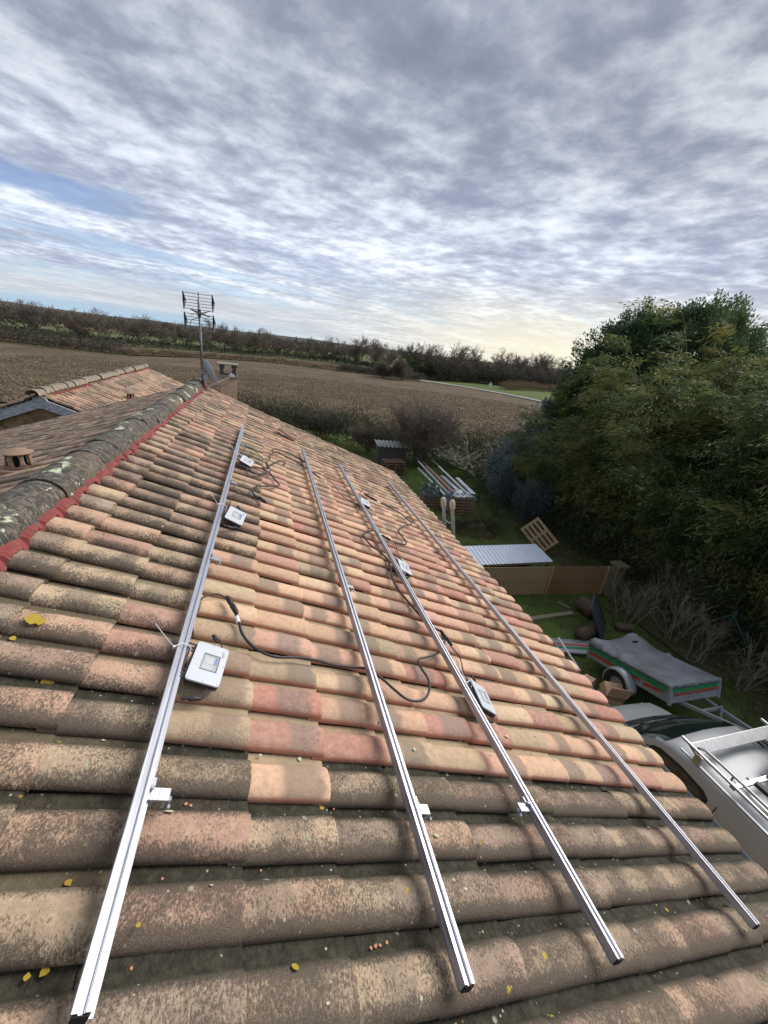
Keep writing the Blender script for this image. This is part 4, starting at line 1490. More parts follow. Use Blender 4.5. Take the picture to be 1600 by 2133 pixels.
cable('thin lead arching from the middle left inverter', [(0.246, 3.72, .03), (0.252, 4.005), (0.291, 4.14), (0.378, 4.242), (0.457, 4.262), (0.538, 4.253)], .0050)
cable('farthest upper cable reaching the second rail', [(0.712, 6.514), (0.713, 6.638), (0.783, 6.812), (0.957, 6.859), (1.133, 6.839), (1.257, 6.714)], .0100, cons=[((1.20, 6.812), (1.289, 6.67), .015)])
cable('lower of the two far cables running under the second rail', [(0.668, 5.977), (0.67, 6.192), (0.728, 6.479), (0.822, 6.652), (0.845, 6.597), (1.028, 6.539), (1.192, 6.455), (1.31, 6.339), (1.404, 6.248), (1.514, 6.106)], .0100)
cable('thin far loop of wire just right of the second rail', [(1.304, 6.839), (1.489, 7.193), (1.639, 7.148), (1.745, 6.923), (1.628, 6.633), (1.44, 6.345)], .0045)

# loose tile lying on the far slope
t = thing('loose_tile', 'loose brown roof tile lying crosswise on the far tiles', 'roof tile', M=RM @ Matrix.Translation((1.05, 8.35, .03)) @ Matrix.Rotation(R(-20), 4, 'Z') @ Matrix.Rotation(R(6), 4, 'Y'))
rows = [[(x, .11 * math.sin(a), .03 * math.cos(a)) for a in np.linspace(-1.3, 1.3, 9)] for x in (-.2, .2)]
o = MB().grid(rows).build('tile_shell', pm('brown_clay', (.26, .15, .10), .9), t, smooth=True)
o.modifiers.new('thick', 'SOLIDIFY').thickness = .014

# debris on the roof: chips, leaves and lichen
def debris():
    rs = random.Random(12)
    chips, leaves, lich, lichg = MB(), MB(), MB(), MB()
    py = np.array([p[0] for p in PROF[1:]])
    pz = np.array([p[1] for p in PROF[1:]])
    def surf(d, u):
        f = (u - .879) % PITCH
        return float(np.interp(f, py[1:], pz[1:])) + sag(d, u)
    def flake(b, d, u, s, h, n=5, asp=1.0, flat_=False):
        z = surf(d, u) + .0005
        k = len(b.v)
        ps = []
        f = (u - .879) % PITCH
        z1 = surf(d, u + .008)
        sl = 0 if flat_ else max(min((z1 - surf(d, u - .004)) / .012, 1.5), -1.5)
        for q in range(n):
            a = 6.283 * q / n
            r = s * rs.uniform(.6, 1.2)
            dx, dy = r * math.cos(a) * asp, r * math.sin(a)
            ps.append((d + dx, u + dy, z + dy * sl + .001))
        b.v += ps + [(x, y, zz + h) for x, y, zz in ps]
        b.f.append(tuple(k + n + q for q in range(n)))
        for q in range(n):
            b.f.append((k + q, k + (q + 1) % n, k + n + (q + 1) % n, k + n + q))
    for _ in range(26):
        d, u = rs.uniform(.0, 3.0), rs.uniform(.35, 1.3)
        k = round((u - .879) / PITCH)
        u = .879 + PITCH * k + rs.uniform(-.045, -.012)
        flake(chips, d, u, rs.choice([.002, .003, .005]), .0015)
    for (d, u) in ((1.03, .62), (1.05, .622), (1.07, .625), (1.10, .63), (.34, 1.075), (.36, 1.07)):
        flake(chips, d, u, .007, .002)
    for _ in range(22):
        d, u = rs.uniform(-.3, 3.8), rs.uniform(.3, 1.9)
        flake(leaves, d, u, rs.choice([.004, .006, .010]), .0008, 6, 1.8)
    for _ in range(26):
        d, u = rs.uniform(-.6, 3.6), rs.uniform(.5, 2.2)
        if rs.random() < .7:
            k = round((u - .879) / PITCH)
            u = .879 + PITCH * k + rs.uniform(-.05, -.01)
        flake(lich, d, u, rs.uniform(.006, .014), .0015, 8)
    for (d, u, s) in ((-.47, 1.805, .030), (-.44, 1.80, .022), (-.30, 1.53, .016), (-.28, 1.53, .014)):
        flake(lich, d, u, s, .004, 9)
    for _ in range(24):
        d, u = rs.uniform(-.5, 3.9), rs.uniform(.3, 1.7)
        flake(lichg, d, u, rs.uniform(.004, .011), .0012, 7)
    for b, nm, mt in ((chips, 'clay_chips', M_CHIPS), (leaves, 'fallen_leaves', M_DRYLEAF), (lich, 'yellow_lichen', M_LICHY), (lichg, 'pale_lichen', M_LICHG)):
        o = b.build(nm, mt)
        o.matrix_world = RM
        tag(o, kind='stuff')


debris()
#__PART2__

# ------------------------------------------------------------------ hedge side: bamboo and evergreens
def bamboo_mesh(seed, n_culm=30, h=8.0, n_leaf=34000, rad=1.2, lean=1.6):
    rs = np.random.RandomState(seed)
    cb = MB()
    rp = random.Random(seed)
    curves = []
    for i in range(n_culm):
        a = rs.uniform(0, 6.283)
        r = rad * math.sqrt(rs.rand())
        b0 = np.array([r * math.cos(a), r * math.sin(a), 0])
        hh = h * rs.uniform(.55, 1.05)
        ln = lean * rs.uniform(.3, 1.3)
        aa = a + rs.normal(0, .5)
        t = np.linspace(0, 1, 9)
        P = b0[None] + np.stack([ln * t ** 2.3 * math.cos(aa), ln * t ** 2.3 * math.sin(aa), hh * (t - .13 * t ** 4)], 1)
        curves.append(P)
        cb.tube([tuple(p) for p in P], [.022 - .016 * k / 8 for k in range(9)], 4, cap=False)
    C = np.array(curves)
    # branch tufts: each a drooping spray of leaves
    per = 64
    nt = n_leaf // per
    ci = rs.randint(0, n_culm, nt)
    tt = (.16 + .84 * rs.rand(nt) ** .62) * 8
    k = np.minimum(tt.astype(int), 7)
    f = (tt - k)[:, None]
    base = C[ci, k] * (1 - f) + C[ci, k + 1] * f
    out = unit(np.concatenate([base[:, :2], np.zeros((nt, 1))], 1) + rs.normal(size=(nt, 3)) * .8)
    out[:, 2] = rs.uniform(-.15, .5, nt)
    bl = rs.uniform(.6, 1.5, nt) * (1.15 - .4 * tt / 8)
    s = rs.rand(nt, per) ** .7
    jit = rs.normal(size=(nt, per, 3)) * np.array([.12, .12, .055]) * (.35 + s[..., None])
    P = base[:, None] + out[:, None] * (s * bl[:, None])[..., None] + jit
    P[..., 2] -= .42 * (s * bl[:, None]) ** 2
    D = out[:, None] * 1.1 + rs.normal(size=(nt, per, 3)) * .42 + np.array([0, 0, -.42]) * (.4 + s[..., None])
    P, D = P.reshape(-1, 3), unit(D.reshape(-1, 3))
    n = len(P)
    S = unit(np.cross(D, rs.normal(size=(n, 3)) + np.array([0, 0, 1.2])))
    P[:, 2] = np.maximum(P[:, 2], .05)
    V, F = leaf_arrays(P, D, S, rs.uniform(.12, .23, n), rs.uniform(.013, .022, n))
    lc = np.repeat(np.repeat(rs.rand(nt) * .75, per) + rs.rand(n) * .25, 4)
    return cb.mesh('bamboo_culms', M_CULM), np_mesh('bamboo_foliage', V, F, M_BAMBOO, lc)


BAM = [bamboo_mesh(s, h=8.0, n_leaf=46000, rad=1.3, lean=l) for s, l in ((1, 1.6), (2, 2.1), (3, 1.3))]
spots = [
    (12.7, 14.8, 5.4, 0, 'olive bamboo clump at the far left end of the evergreen row'),
    (13.8, 12.9, 7.4, 1, 'tall bamboo clump behind the upright tilted pallet'),
    (13.9, 10.6, 8.4, 2, 'bamboo clump standing right of the tilted pallet, beside the fence'),
    (13.7, 8.2, 7.4, 1, 'bamboo clump rising behind the gate pillar'),
    (13.8, 5.9, 8.0, 0, 'bamboo clump behind the leaning dark panel'),
    (13.6, 3.7, 7.6, 2, 'bamboo clump behind the covered trailer'),
    (13.8, 1.4, 7.4, 1, 'bamboo clump at the right edge, beyond the van'),
    (14.2, -1.0, 7.4, 0, 'bamboo clump at the near end of the row'),
    (16.2, 15.8, 7.4, 2, 'yellowish bamboo clump in the back row, far end'),
    (16.7, 13.0, 9.2, 0, 'bamboo clump in the back row below the dark laurel crown'),
    (16.6, 10.4, 10.2, 2, 'back row bamboo with the tallest plume, mid row'),
    (16.6, 7.8, 9.0, 1, 'back row bamboo clump right of the tallest plume'),
    (16.8, 5.0, 7.4, 0, 'back row bamboo clump at the right edge of the view'),
    (16.8, 2.2, 8.4, 2, 'back row bamboo clump behind the near end of the row'),
]
for i, (x, y, h, kk, lab) in enumerate(spots):
    o = thing('bamboo_clump', lab, 'bamboo', (x, y, 0), i * 1.9, 'bamboo clumps along the garden edge')
    s = h / 8.0
    o.scale = (s * 1.05, s * 1.05, s)
    link('culms', BAM[kk][0], o)
    link('foliage', BAM[kk][1], o)


def broad_crown(seed, n, rx, ry, rz, z0, L, W, mat, shoots=150, name='crown'):
    """dense crown with upright leafy shoots on its outline"""
    rs = np.random.RandomState(seed)
    u = unit(rs.normal(size=(shoots, 3)))
    u[:, 2] = np.abs(u[:, 2]) * 1.0 - .15
    tip = u * np.array([rx, ry, rz]) * rs.uniform(.78, 1.0, (shoots, 1)) + np.array([0, 0, z0])
    k = rs.randint(0, shoots, n)
    s = rs.rand(n)
    axis = unit(u + np.array([0, 0, .9]) + rs.normal(size=(shoots, 3)) * .15)
    ln = rs.uniform(.8, 1.8, shoots)
    P = tip[k] + axis[k] * ((s - .55) * ln[k])[:, None] + rs.normal(size=(n, 3)) * (.10 + .30 * (1 - s))[:, None]
    D = unit(axis[k] + rs.normal(size=(n, 3)) * .6)
    S = unit(np.cross(D, rs.normal(size=(n, 3))))
    V, F = leaf_arrays(P, D, S, rs.uniform(.7, 1.3, n) * L, rs.uniform(.8, 1.2, n) * W)
    return np_mesh(name, V, F, mat, np.repeat(rs.rand(n) * .6 + rs.rand(shoots)[k] * .4, 4))


LAUR = broad_crown(61, 60000, 2.7, 2.7, 4.0, 6.0, .15, .032, M_LAUREL, 190, 'laurel_crown')
for i, (x, y, h, w, lab) in enumerate([(17.8, 17.4, 1.0, 1.0, 'dark laurel-like evergreen with upright shoots, its crown tallest against the sky'),
                                       (16.6, 17.6, .74, .8, 'dark evergreen crown left of the tallest one'),
                                       (20.0, 15.6, 1.06, 1.05, 'dark evergreen crown right of the tallest one'),
                                       (20.6, 8.0, .70, .8, 'dark evergreen showing at the right edge above the bamboo')]):
    o = thing('evergreen_tree', lab, 'tree', (x, y, 0), i * 1.3, 'dark evergreen trees behind the bamboo')
    o.scale = (w, w, h)
    b = MB()
    rp = random.Random(i)
    b.tube([(0, 0, 0), (.05, 0, 2), (.1, .05, 6)], [.2, .16, .08], 7)
    for q in range(9):
        a = q * .7
        b.tube([(0.05, 0, 1.2 + .4 * q), (math.cos(a) * 1.2, math.sin(a) * 1.2, 3 + .45 * q), (math.cos(a) * 2, math.sin(a) * 2, 4.3 + .5 * q)], [.07, .05, .02], 4)
    b.build('trunk', M_BARK, o)
    link('crown', LAUR, o)

BLUE = broad_crown(71, 7000, .9, .9, 1.5, 1.1, .15, .034, M_BLUE, 40, 'blue_crown')
for i, (x, y, s, lab) in enumerate([(11.5, 16.2, .85, 'grey-blue leaved shrub at the left foot of the bamboo'), (12.6, 17.6, 1.1, 'taller grey-blue shrub behind the left end of the bamboo'), (17.6, 20.6, 1.9, 'grey-blue tree against the field road, left of the yellow bamboo'), (11.4, 14.0, .7, 'small dark grey-blue shrub overhanging the lawn')]):
    o = thing('blue_leaved_shrub', lab, 'shrub', (x, y, 0), i * 2.1, 'grey-blue shrubs beside the bamboo')
    o.scale = (s, s, s)
    MB().tube([(0, 0, 0), (.1, 0, 1.0), (.1, .1, 1.8)], [.06, .05, .02], 5).tube([(0, 0, .3), (-.4, .3, 1.5)], [.04, .015], 4).build('stem', M_BARK, o)
    link('crown', BLUE, o)

# low green at the foot of the bamboo and along the fence
strip_scrub('ivy_ground_cover', [(11.9, 18), (12.2, 12), (12.5, 9), (12.0, 6.5), (12.2, 4), (12.2, 0)], 26000, 1.3, 1.3, .11, .020, M_HEDGE, 41)
strip_scrub('ivy_ground_cover', [(13.2, 17), (13.6, 9), (13.4, 2), (13.5, -3)], 22000, 1.6, 2.6, .13, .022, M_LAUREL, 47)
strip_scrub('hedge_ivy', [(-8, 33), (0, 31.5), (4.5, 28.5), (7.5, 25.2), (10, 24.0), (13, 23.4), (17, 24.2), (22, 27), (27, 31)], 42000, 1.6, 2.3, .20, .030, M_HEDGE, 42)
strip_scrub('hedge_bramble', [(-8, 33), (0, 31.5), (4.5, 28.5), (7.5, 25.2), (10, 24.0), (13, 23.2), (17, 24.0), (22, 27), (27, 31)], 17000, 1.7, 2.3, .42, .010, M_UNDER, 43)

# garden grass blades
def grass(n):
    rs = np.random.RandomState(9)
    P = np.stack([rs.uniform(3.6, 13, n), rs.uniform(1.5, 24, n), np.zeros(n)], 1)
    keep = rnoise(P[:, 0] * .7, P[:, 1] * .7, 21) + .25 * rs.rand(n) > .33
    P = P[keep]
    n = len(P)
    P[:, 2] = (rnoise(P[:, 0] * .5, P[:, 1] * .5, 3) - .5) * .10 - .01
    D = unit(rs.normal(size=(n, 3)) * .45 + np.array([0, 0, 1]))
    S = unit(np.cross(D, rs.normal(size=(n, 3))))
    hh = .05 + .09 * rnoise(P[:, 0] * 1.3, P[:, 1] * 1.3, 5) ** 2
    edge = np.clip((P[:, 0] - 9.3) / 2.5, 0, 1)
    V, F = leaf_arrays(P, D, S, (hh + .10 * edge) * rs.uniform(.6, 1.5, n), np.full(n, .006) + .004 * edge)
    return np_mesh('grass_blades', V, F, leaf_mat('grass_blade', (.12, .10, .050), (.085, .135, .034), (.13, .21, .048), .7, .2), np.repeat(rs.rand(n), 4))


tag(link('grass', grass(90000)), kind='stuff')

# bare shrubs
THIN = [bare_tree_meshes(240 + s, 2.6, spread=.42, depth=4, nb=2, tw=.0055, trunk_r=.020, stems=6, twigs=1, first=.15, bend=.3, twm=[M_TWIGG, M_TWIG, M_PALEBARK][s], bark=M_TWIGG, name='thin_shrub') for s in range(3)]


def shrub(i, x, y, h, lab, name='bare_shrub', wide=1.0, rz=0):
    o = place_tree(THIN[i], x, y, h, 2.6, rz, lab, 'shrub', 'leafless shrubs in the garden', name, wide=wide, parts=('stems', 'twigs'))
    return o


BIG = bare_tree_meshes(301, 5.2, spread=.5, depth=5, nb=3, tw=.008, trunk_r=.05, stems=11, twigs=7, first=.05, twm=M_TWIG, name='big_bush')
place_tree(BIG, 9.4, 22.3, 4.3, 5.2, .4, 'big leafless bush in front of the ploughed field, right of the shed', 'bush', None, 'big_bare_bush', wide=1.0, parts=('stems', 'twigs'))
place_tree(BIG, 6.6, 25.5, 2.1, 5.2, 1.4, 'lower leafless bush behind the low dark shed', 'bush', None, 'big_bare_bush', wide=1.3, parts=('stems', 'twigs'))
place_tree(BIG, 3.6, 29.5, 2.3, 5.2, 2.4, 'leafless bush rising just above the far edge of the roof', 'bush', None, 'big_bare_bush', wide=1.3, parts=('stems', 'twigs'))
FIG = bare_tree_meshes(320, 2.7, spread=.66, depth=4, nb=2, tw=.012, trunk_r=.05, stems=8, twigs=2, first=.15, bend=.6, twm=M_PALEBARK, bark=M_PALEBARK, name='fig', curl=.22)
place_tree(FIG, 12.4, 20.2, 2.7, 2.7, .2, 'bare fig tree with pale curving branches at the end of the lawn', 'tree', None, 'fig_tree', wide=1.55, parts=('stems', 'twigs'))
shrub(0, 10.0, 7.0, 1.7, 'tall twiggy bare shrub just right of the leaning dark panel', rz=.3)
shrub(2, 10.7, 6.2, 1.8, 'pale twiggy shrub behind the trailer cover', rz=1.3)
shrub(1, 10.4, 5.3, 1.5, 'bare forked shrub beside the far side of the trailer', rz=2.6)
shrub(2, 10.6, 4.3, 1.5, 'bare shrub with pale twigs right of the trailer front', rz=4.0)
shrub(0, 10.9, 3.4, 1.6, 'bare shrub at the right edge above the long grass', rz=5.0)
shrub(1, 11.6, 7.6, 1.9, 'bare shrub under the bamboo beyond the gate pillar', rz=.9)

# ------------------------------------------------------------------ wire fences
def wire_fence(label, posts, h, braces=()):
    t = thing('wire_fence', label, 'fence', (0, 0, 0))
    for (x, y) in posts:
        MB().tube([(x, y, -.1), (x + .03, y - .02, h)], .032, 6).build('post', M_FENCEG, t)
    for (a, c) in braces:
        MB().tube([a, c], .02, 6).build('brace', M_FENCEG, t)
    b = MB()
    for (p, q) in zip(posts[:-1], posts[1:]):
        L = math.dist(p, q)
        d = ((q[0] - p[0]) / L, (q[1] - p[1]) / L)
        for z in np.arange(.05, h - .04, .10):
            b.tube([(p[0], p[1], z), (q[0], q[1], z)], .0016, 3, cap=False)
        for s in np.arange(.1, L, .10):
            x, y = p[0] + d[0] * s, p[1] + d[1] * s
            b.tube([(x, y, .03), (x, y, h - .06)], .0014, 3, cap=False)
    b.build('wire_mesh', M_FENCEG, t)['kind'] = 'stuff'
    return t


wire_fence('green wire fence crossing the lawn beyond the crate', [(9.0, 21.6), (9.6, 19.6), (10.0, 17.9), (10.0, 16.2), (10.05, 14.6), (10.18, 13.05), (11.5, 11.2), (12.2, 9.8)], 1.3)
wire_fence('green wire fence with braced posts under the dark hedge', [(12.2, 9.5), (11.5, 7.5), (11.2, 5.4), (11.6, 3.4), (11.9, 1.2)], 1.5, [((11.2, 5.4, 1.35), (10.75, 6.3, .05)), ((11.2, 5.4, 1.35), (11.5, 4.3, .05))])

# ------------------------------------------------------------------ gate, pillar, sheet roof
gx = lambda s: (7.15 + 3.16 * s, 8.58 - .21 * s)
for a, c, mt, lab in ((-.35, .37, M_GATE2, 'left panel of the brown wooden gate, greyer boards'), (.375, 1.0, M_GATE, 'right panel of the brown wooden gate, darker boards')):
    t = thing('wooden_gate', lab, 'gate', (0, 0, 0), group='wooden gate panels beside the stone pillar')
    n = int((c - a) * 3.16 / .088)
    for k in range(n):
        s = a + (c - a) * (k + .5) / n
        x, y = gx(s)
        me = MB().box(0, 0, 0, .080, .020, .98 + .01 * math.sin(k * 2.3)).mesh('slat_mesh', mt) if k == 0 else me
        o = link('slat', me, t)
        o.location = (x, y + .003 * (k % 2), .53)
        o.rotation_euler = (0, .004 * math.sin(k), math.atan2(-.21, 3.16))
    for z in (.22, .85):
        p, q = gx(a), gx(c)
        MB().beam((p[0], p[1] + .035, z), (q[0], q[1] + .035, z), .03, .07).build('cross_rail', mt, t)
    MB().box(gx(c)[0] - .05, gx(c)[1] - .03, .53, .09, .03, 1.02).build('end_post', M_PALLET, t)
t = thing('stone_pillar', 'mossy stone gate pillar with a flat cap at the end of the wooden gate', 'pillar', (10.55, 8.25, 0))
MP_ = pm('mossy_stone', (.15, .13, .085), .95, col2=(.06, .065, .035), scale=9, bump=.006)
MB().box(0, 0, .55, .30, .30, 1.1).build('shaft', MP_, t, bevel=.02)
MB().box(0, 0, 1.14, .40, .40, .08).build('cap', MP_, t, bevel=.015)

t = thing('low_lean_to', 'white corrugated metal roof sheet on a low lean-to behind the gate', 'shelter', (0, 0, 0))
x0, x1, y0, y1 = 5.6, 8.50, 8.80, 9.82
rows = []
nn = int((x1 - x0) / .0325)
for (yy, zz) in ((y0, 1.02), (y1, 1.10)):
    row = []
    for k in range(nn + 1):
        ph = k % 4
        row.append((x0 + k * .0325 + (.06 if yy == y1 else 0), yy, zz + (.018 if ph in (1,) else 0)))
    rows.append(row)
o = MB().grid(rows).build('roof_sheet', M_SHEET, t)
o.modifiers.new('thick', 'SOLIDIFY').thickness = .004
MB().beam((x0, y0 + .02, .98), (x1 - .04, y0 + .02, .98), .04, .05).build('front_beam', M_PALLETD, t)
MB().beam((x0, y1 - .04, 1.06), (x1 - .02, y1 - .04, 1.06), .04, .05).build('rear_beam', M_PALLETD, t)
for (x, y) in ((5.7, y0 + .06), (8.40, y0 + .06), (5.7, y1 - .08), (8.44, y1 - .08)):
    MB().box(x, y, .49, .08, .08, .98).build('post', M_PALLETD, t)
MB().box(7.05, y1 - .02, .5, 2.8, .02, .95).build('back_board', M_SHED, t)

# ------------------------------------------------------------------ pallets
def pallet(label, M, mat, group=None, slats=5):
    t = thing('pallet', label, 'pallet', M=M, group=group)
    L, Wd = 1.2, .8
    top = MB().box(0, 0, 0, L, .10, .022).mesh('slat_mesh', mat)
    for k in range(slats):
        o = link('slat', top, t)
        o.location = (0, -Wd / 2 + .05 + (Wd - .1) * k / (slats - 1), .133)
    cr = MB().box(0, 0, 0, .10, Wd, .022).mesh('cross_board_mesh', mat)
    for x in (-.55, 0, .55):
        o = link('cross_board', cr, t)
        o.location = (x, 0, .110)
    bl = MB().box(0, 0, 0, .10, .12, .075).mesh('block_mesh', mat)
    for x in (-.55, 0, .55):
        for y in (-.34, 0, .34):
            o = link('block', bl, t)
            o.location = (x, y, .0615)
    bt = MB().box(0, 0, 0, L, .10, .022).mesh('bottom_slat_mesh', mat)
    for y in (-.35, 0, .35):
        o = link('bottom_slat', bt, t)
        o.location = (0, y, .011)
    return t


pallet('pale wooden pallet standing tilted on its corner beside the bamboo', Matrix.Translation((9.95, 11.35, .62)) @ Matrix.Rotation(R(-42), 4, 'Z') @ Matrix.Rotation(R(62), 4, 'X') @ Matrix.Rotation(R(-38), 4, 'Z') @ Matrix.Translation((0, 0, -.07)), M_PALLET)
for k in range(5):
    pallet('old pallet, %s of the stack beside the low dark shed' % ['lowest', 'second from the bottom', 'middle', 'second from the top', 'topmost'][k], Matrix.Translation((6.9 + .02 * (k % 2), 20.7 + .03 * k, .148 * k)) @ Matrix.Rotation(R(4 + 3 * (k % 2)), 4, 'Z'), pm('reddish_pallet_wood', (.19, .11, .075), .9, col2=(.09, .055, .04), scale=9), 'stacked old pallets beside the shed')

# crate made of upright pallets, with a tarpaulin and pipes lying over it
t = thing('pallet_crate', 'square crate built of upright grey-brown pallets on the lawn', 'crate', (8.42, 15.2, 0), R(-8))
for (x, y, rz, n, L) in ((0, -.5, 0, 6, 1.16), (0, .5, 0, 6, 1.16), (-.58, 0, 90, 6, 1.0), (.58, 0, 90, 6, 1.0)):
    me = MB().box(0, 0, 0, L, .022, .085).mesh('side_slat_mesh', M_PALLETD)
    for k in range(n):
        o = link('side_slat', me, t)
        o.location = (x, y, .06 + .145 * k)
        o.rotation_euler = (0, 0, R(rz))
for x in (-.54, -.02, .05, .54):
    for y in (-.46, .46):
        MB().box(x, y, .42, .06, .07, .84).build('upright', M_PALLETD, t)
t2 = thing('pallet_crate', 'left crate heaped with black plastic beside the pipes', 'crate', (7.35, 15.9, 0), R(-8))
for (x, y, rz, n, L) in ((0, -.45, 0, 5, .84), (0, .45, 0, 5, .84), (-.45, 0, 90, 5, .9), (.45, 0, 90, 5, .9)):
    me = MB().box(0, 0, 0, L, .022, .085).mesh('side_slat_mesh', M_PALLETD)
    for k in range(n):
        o = link('side_slat', me, t2)
        o.location = (x, y, .06 + .145 * k)
        o.rotation_euler = (0, 0, R(rz))


def lump(name, label, cat, loc, sx, sy, sz, mat, seed, fold=.18, rz=0, n=26, parent=None, group=None, flat_top=False):
    rows = []
    for j in range(n):
        row = []
        for i in range(n):
            x, y = -1 + 2 * i / (n - 1), -1 + 2 * j / (n - 1)
            r = min(1, (abs(x) ** 4 + abs(y) ** 4) ** .25)
            hgt = (1 - r ** (6 if flat_top else 2.2))
            nz = float(rnoise(np.array([x * 3 + 9.1]), np.array([y * 3 + 5.3]), seed)[0]) - .5
            n2 = float(rnoise(np.array([x * 9 + 19.1]), np.array([y * 8 + 5.3]), seed + 1)[0]) - .5
            row.append((x * sx * (1 + fold * .4 * nz), y * sy * (1 + fold * .4 * n2), sz * max(0, hgt + fold * (nz + .5 * n2) * hgt * 1.6)))
        rows.append(row)
    o = MB().grid(rows).build(name, mat, parent, smooth=True)
    o.location = loc
    o.rotation_euler = (0, 0, rz)
    if label:
        tag(o, label, cat, group)
    return o


lump('black_sheet', 'crumpled dark green and black plastic sheet filling the left crate', 'plastic sheet', (7.35, 15.9, .55), .5, .5, .42, pm('dark_green_plastic', (.02, .045, .04), .35, bump=.02, bscale=9), 5, .6)
lump('blue_grey_sack', 'crumpled blue-grey plastic sack between the two crates', 'sack', (7.82, 15.15, .15), .24, .26, .72, pm('blue_grey_plastic', (.20, .25, .33), .4, col2=(.10, .13, .18), scale=4, bump=.02), 6, .6)
lump('clear_sheet', 'translucent plastic sheet draped over the crate top', 'plastic sheet', (8.45, 15.25, .84), .52, .44, .10, pm('clear_plastic', (.30, .34, .38), .3, col2=(.20, .22, .25), scale=5), 7, .9)
cols = [((.50, .54, .58), 'long pale grey pipe'), ((.36, .40, .44), 'grey aluminium-like bar'), ((.24, .11, .09), 'long rusty brown beam'), ((.15, .10, .09), 'dark brown timber'), ((.56, .60, .66), 'wide whitish gutter length'), ((.44, .47, .50), 'light steel profile'), ((.11, .12, .13), 'blackish length of timber'), ((.50, .55, .60), 'pale flat metal sheet')]
pos_ = ['at the far left of the heap', 'second in the heap', 'in the middle of the heap', 'leaning across the heap', 'on top at the right of the heap', 'under the wide gutter', 'sticking out farthest behind', 'lying at the right side of the crate']
for k in range(8):
    c, nm = cols[k]
    xa, ya = 7.55 + .20 * k, 15.0 + .05 * (k % 3)
    xb, yb = 8.0 + .22 * k, 19.4 + [.3, 1.0, .2, 1.4, -1.0, 0, 1.6, -1.5][k]
    if k >= 4: xa += .05
    z0, z1 = .80 + .05 * (k % 3), .62 + .07 * ((k * 3) % 4)
    t = MB()
    wdt = [.07, .06, .10, .08, .17, .07, .09, .20][k]
    t.beam((xa, ya, z0 + .06), (xb, yb, z1 + .05), wdt, .06 if k != 7 else .02)
    tag(t.build('long_bar', pm('bar_%d' % k, c, .55, .2, tuple(v * .6 for v in c), scale=3)), '%s %s behind the pallet crate' % (nm, pos_[k]), 'bar', 'pipes and timbers heaped over the crate')

# shed
t = thing('low_shed', 'low dark plank shed with a pale corrugated roof edge, in front of the hedge', 'shed', (7.3, 22.8, 0), R(-4))
for k in range(6):
    MB().box(0, -.45, .10 + .19 * k, 1.75, .03, .175).build('plank', M_SHED, t)
for sx in (-.86, .86):
    MB().box(sx, 0, .55, .03, .86, 1.1).build('side_wall', M_SHED, t)
rows = []
for yy, zz in ((-.60, 1.17), (.55, 1.30)):
    rows.append([(-1.0 + 2.0 * k / 64, yy, zz + .035 * math.sin(k * math.pi / 4)) for k in range(65)])
o = MB().grid(rows).build('corrugated_roof', pm('pale_fibre_cement', (.36, .37, .36), .9, col2=(.20, .21, .18), scale=6), t, smooth=True)
o.modifiers.new('thick', 'SOLIDIFY').thickness = .01
MB().box(0, .42, .6, 1.7, .03, 1.2).build('back_wall', M_SHED, t)

# compost heap, black tarp
lump('soil_heap', 'overgrown brown soil heap on the lawn beyond the sheet roof', 'soil heap', (8.15, 13.05, -.02), .85, .62, .42, ground_mat('heap_soil', [(.05, .04, .025), (.09, .065, .04), (.06, .085, .025)], 1, 5, .03, 15), 8, .5, rz=-.3)
strip_scrub('heap_weeds', [(7.6, 13.2), (8.2, 13.1), (8.8, 12.8)], 2600, .35, .55, .13, .012, M_HEDGE, 55)
lump('black_tarp', 'crumpled black tarpaulin lying left of the soil heap', 'tarpaulin', (7.55, 13.75, -.01), .40, .22, .22, M_TARPK, 9, .8, rz=.5)

# ladder leaning on the eave, padded tops
t = thing('ladder', 'paint-spotted ladder leaning on the eave, its two tops wrapped in cream padding', 'ladder', (0, 0, 0))
E0 = RM @ Vector((4.30, 6.35, 0))
for dy in (0, .36):
    top = Vector((E0.x - .06, E0.y - .05 + dy + (.03 if dy else 0), E0.z + .62 - .10 * (dy > 0)))
    foot = Vector((E0.x + .75, E0.y - .30 + dy, 0))
    b = MB().beam(foot, foot.lerp(top, .97), .045, .085, (0, 1, 0))
    b.build('stile', M_LADDER, t)
    d = (top - foot).normalized()
    pts = [top - d * .20, top - d * .17, top - d * .12, top - d * .06, top - d * .02, top]
    MB().tube(pts, [.040, .050, .054, .056, .046, .02], 10).build('padded_top', M_FOAM, t, smooth=True)
    if dy == 0: f0, t0_ = foot, top
    else: f1, t1_ = foot, top
for k in range(12):
    f = .05 + .075 * k
    MB().tube([f0.lerp(t0_, f), f1.lerp(t1_, f)], .014, 6).build('rung', M_LADDER, t)

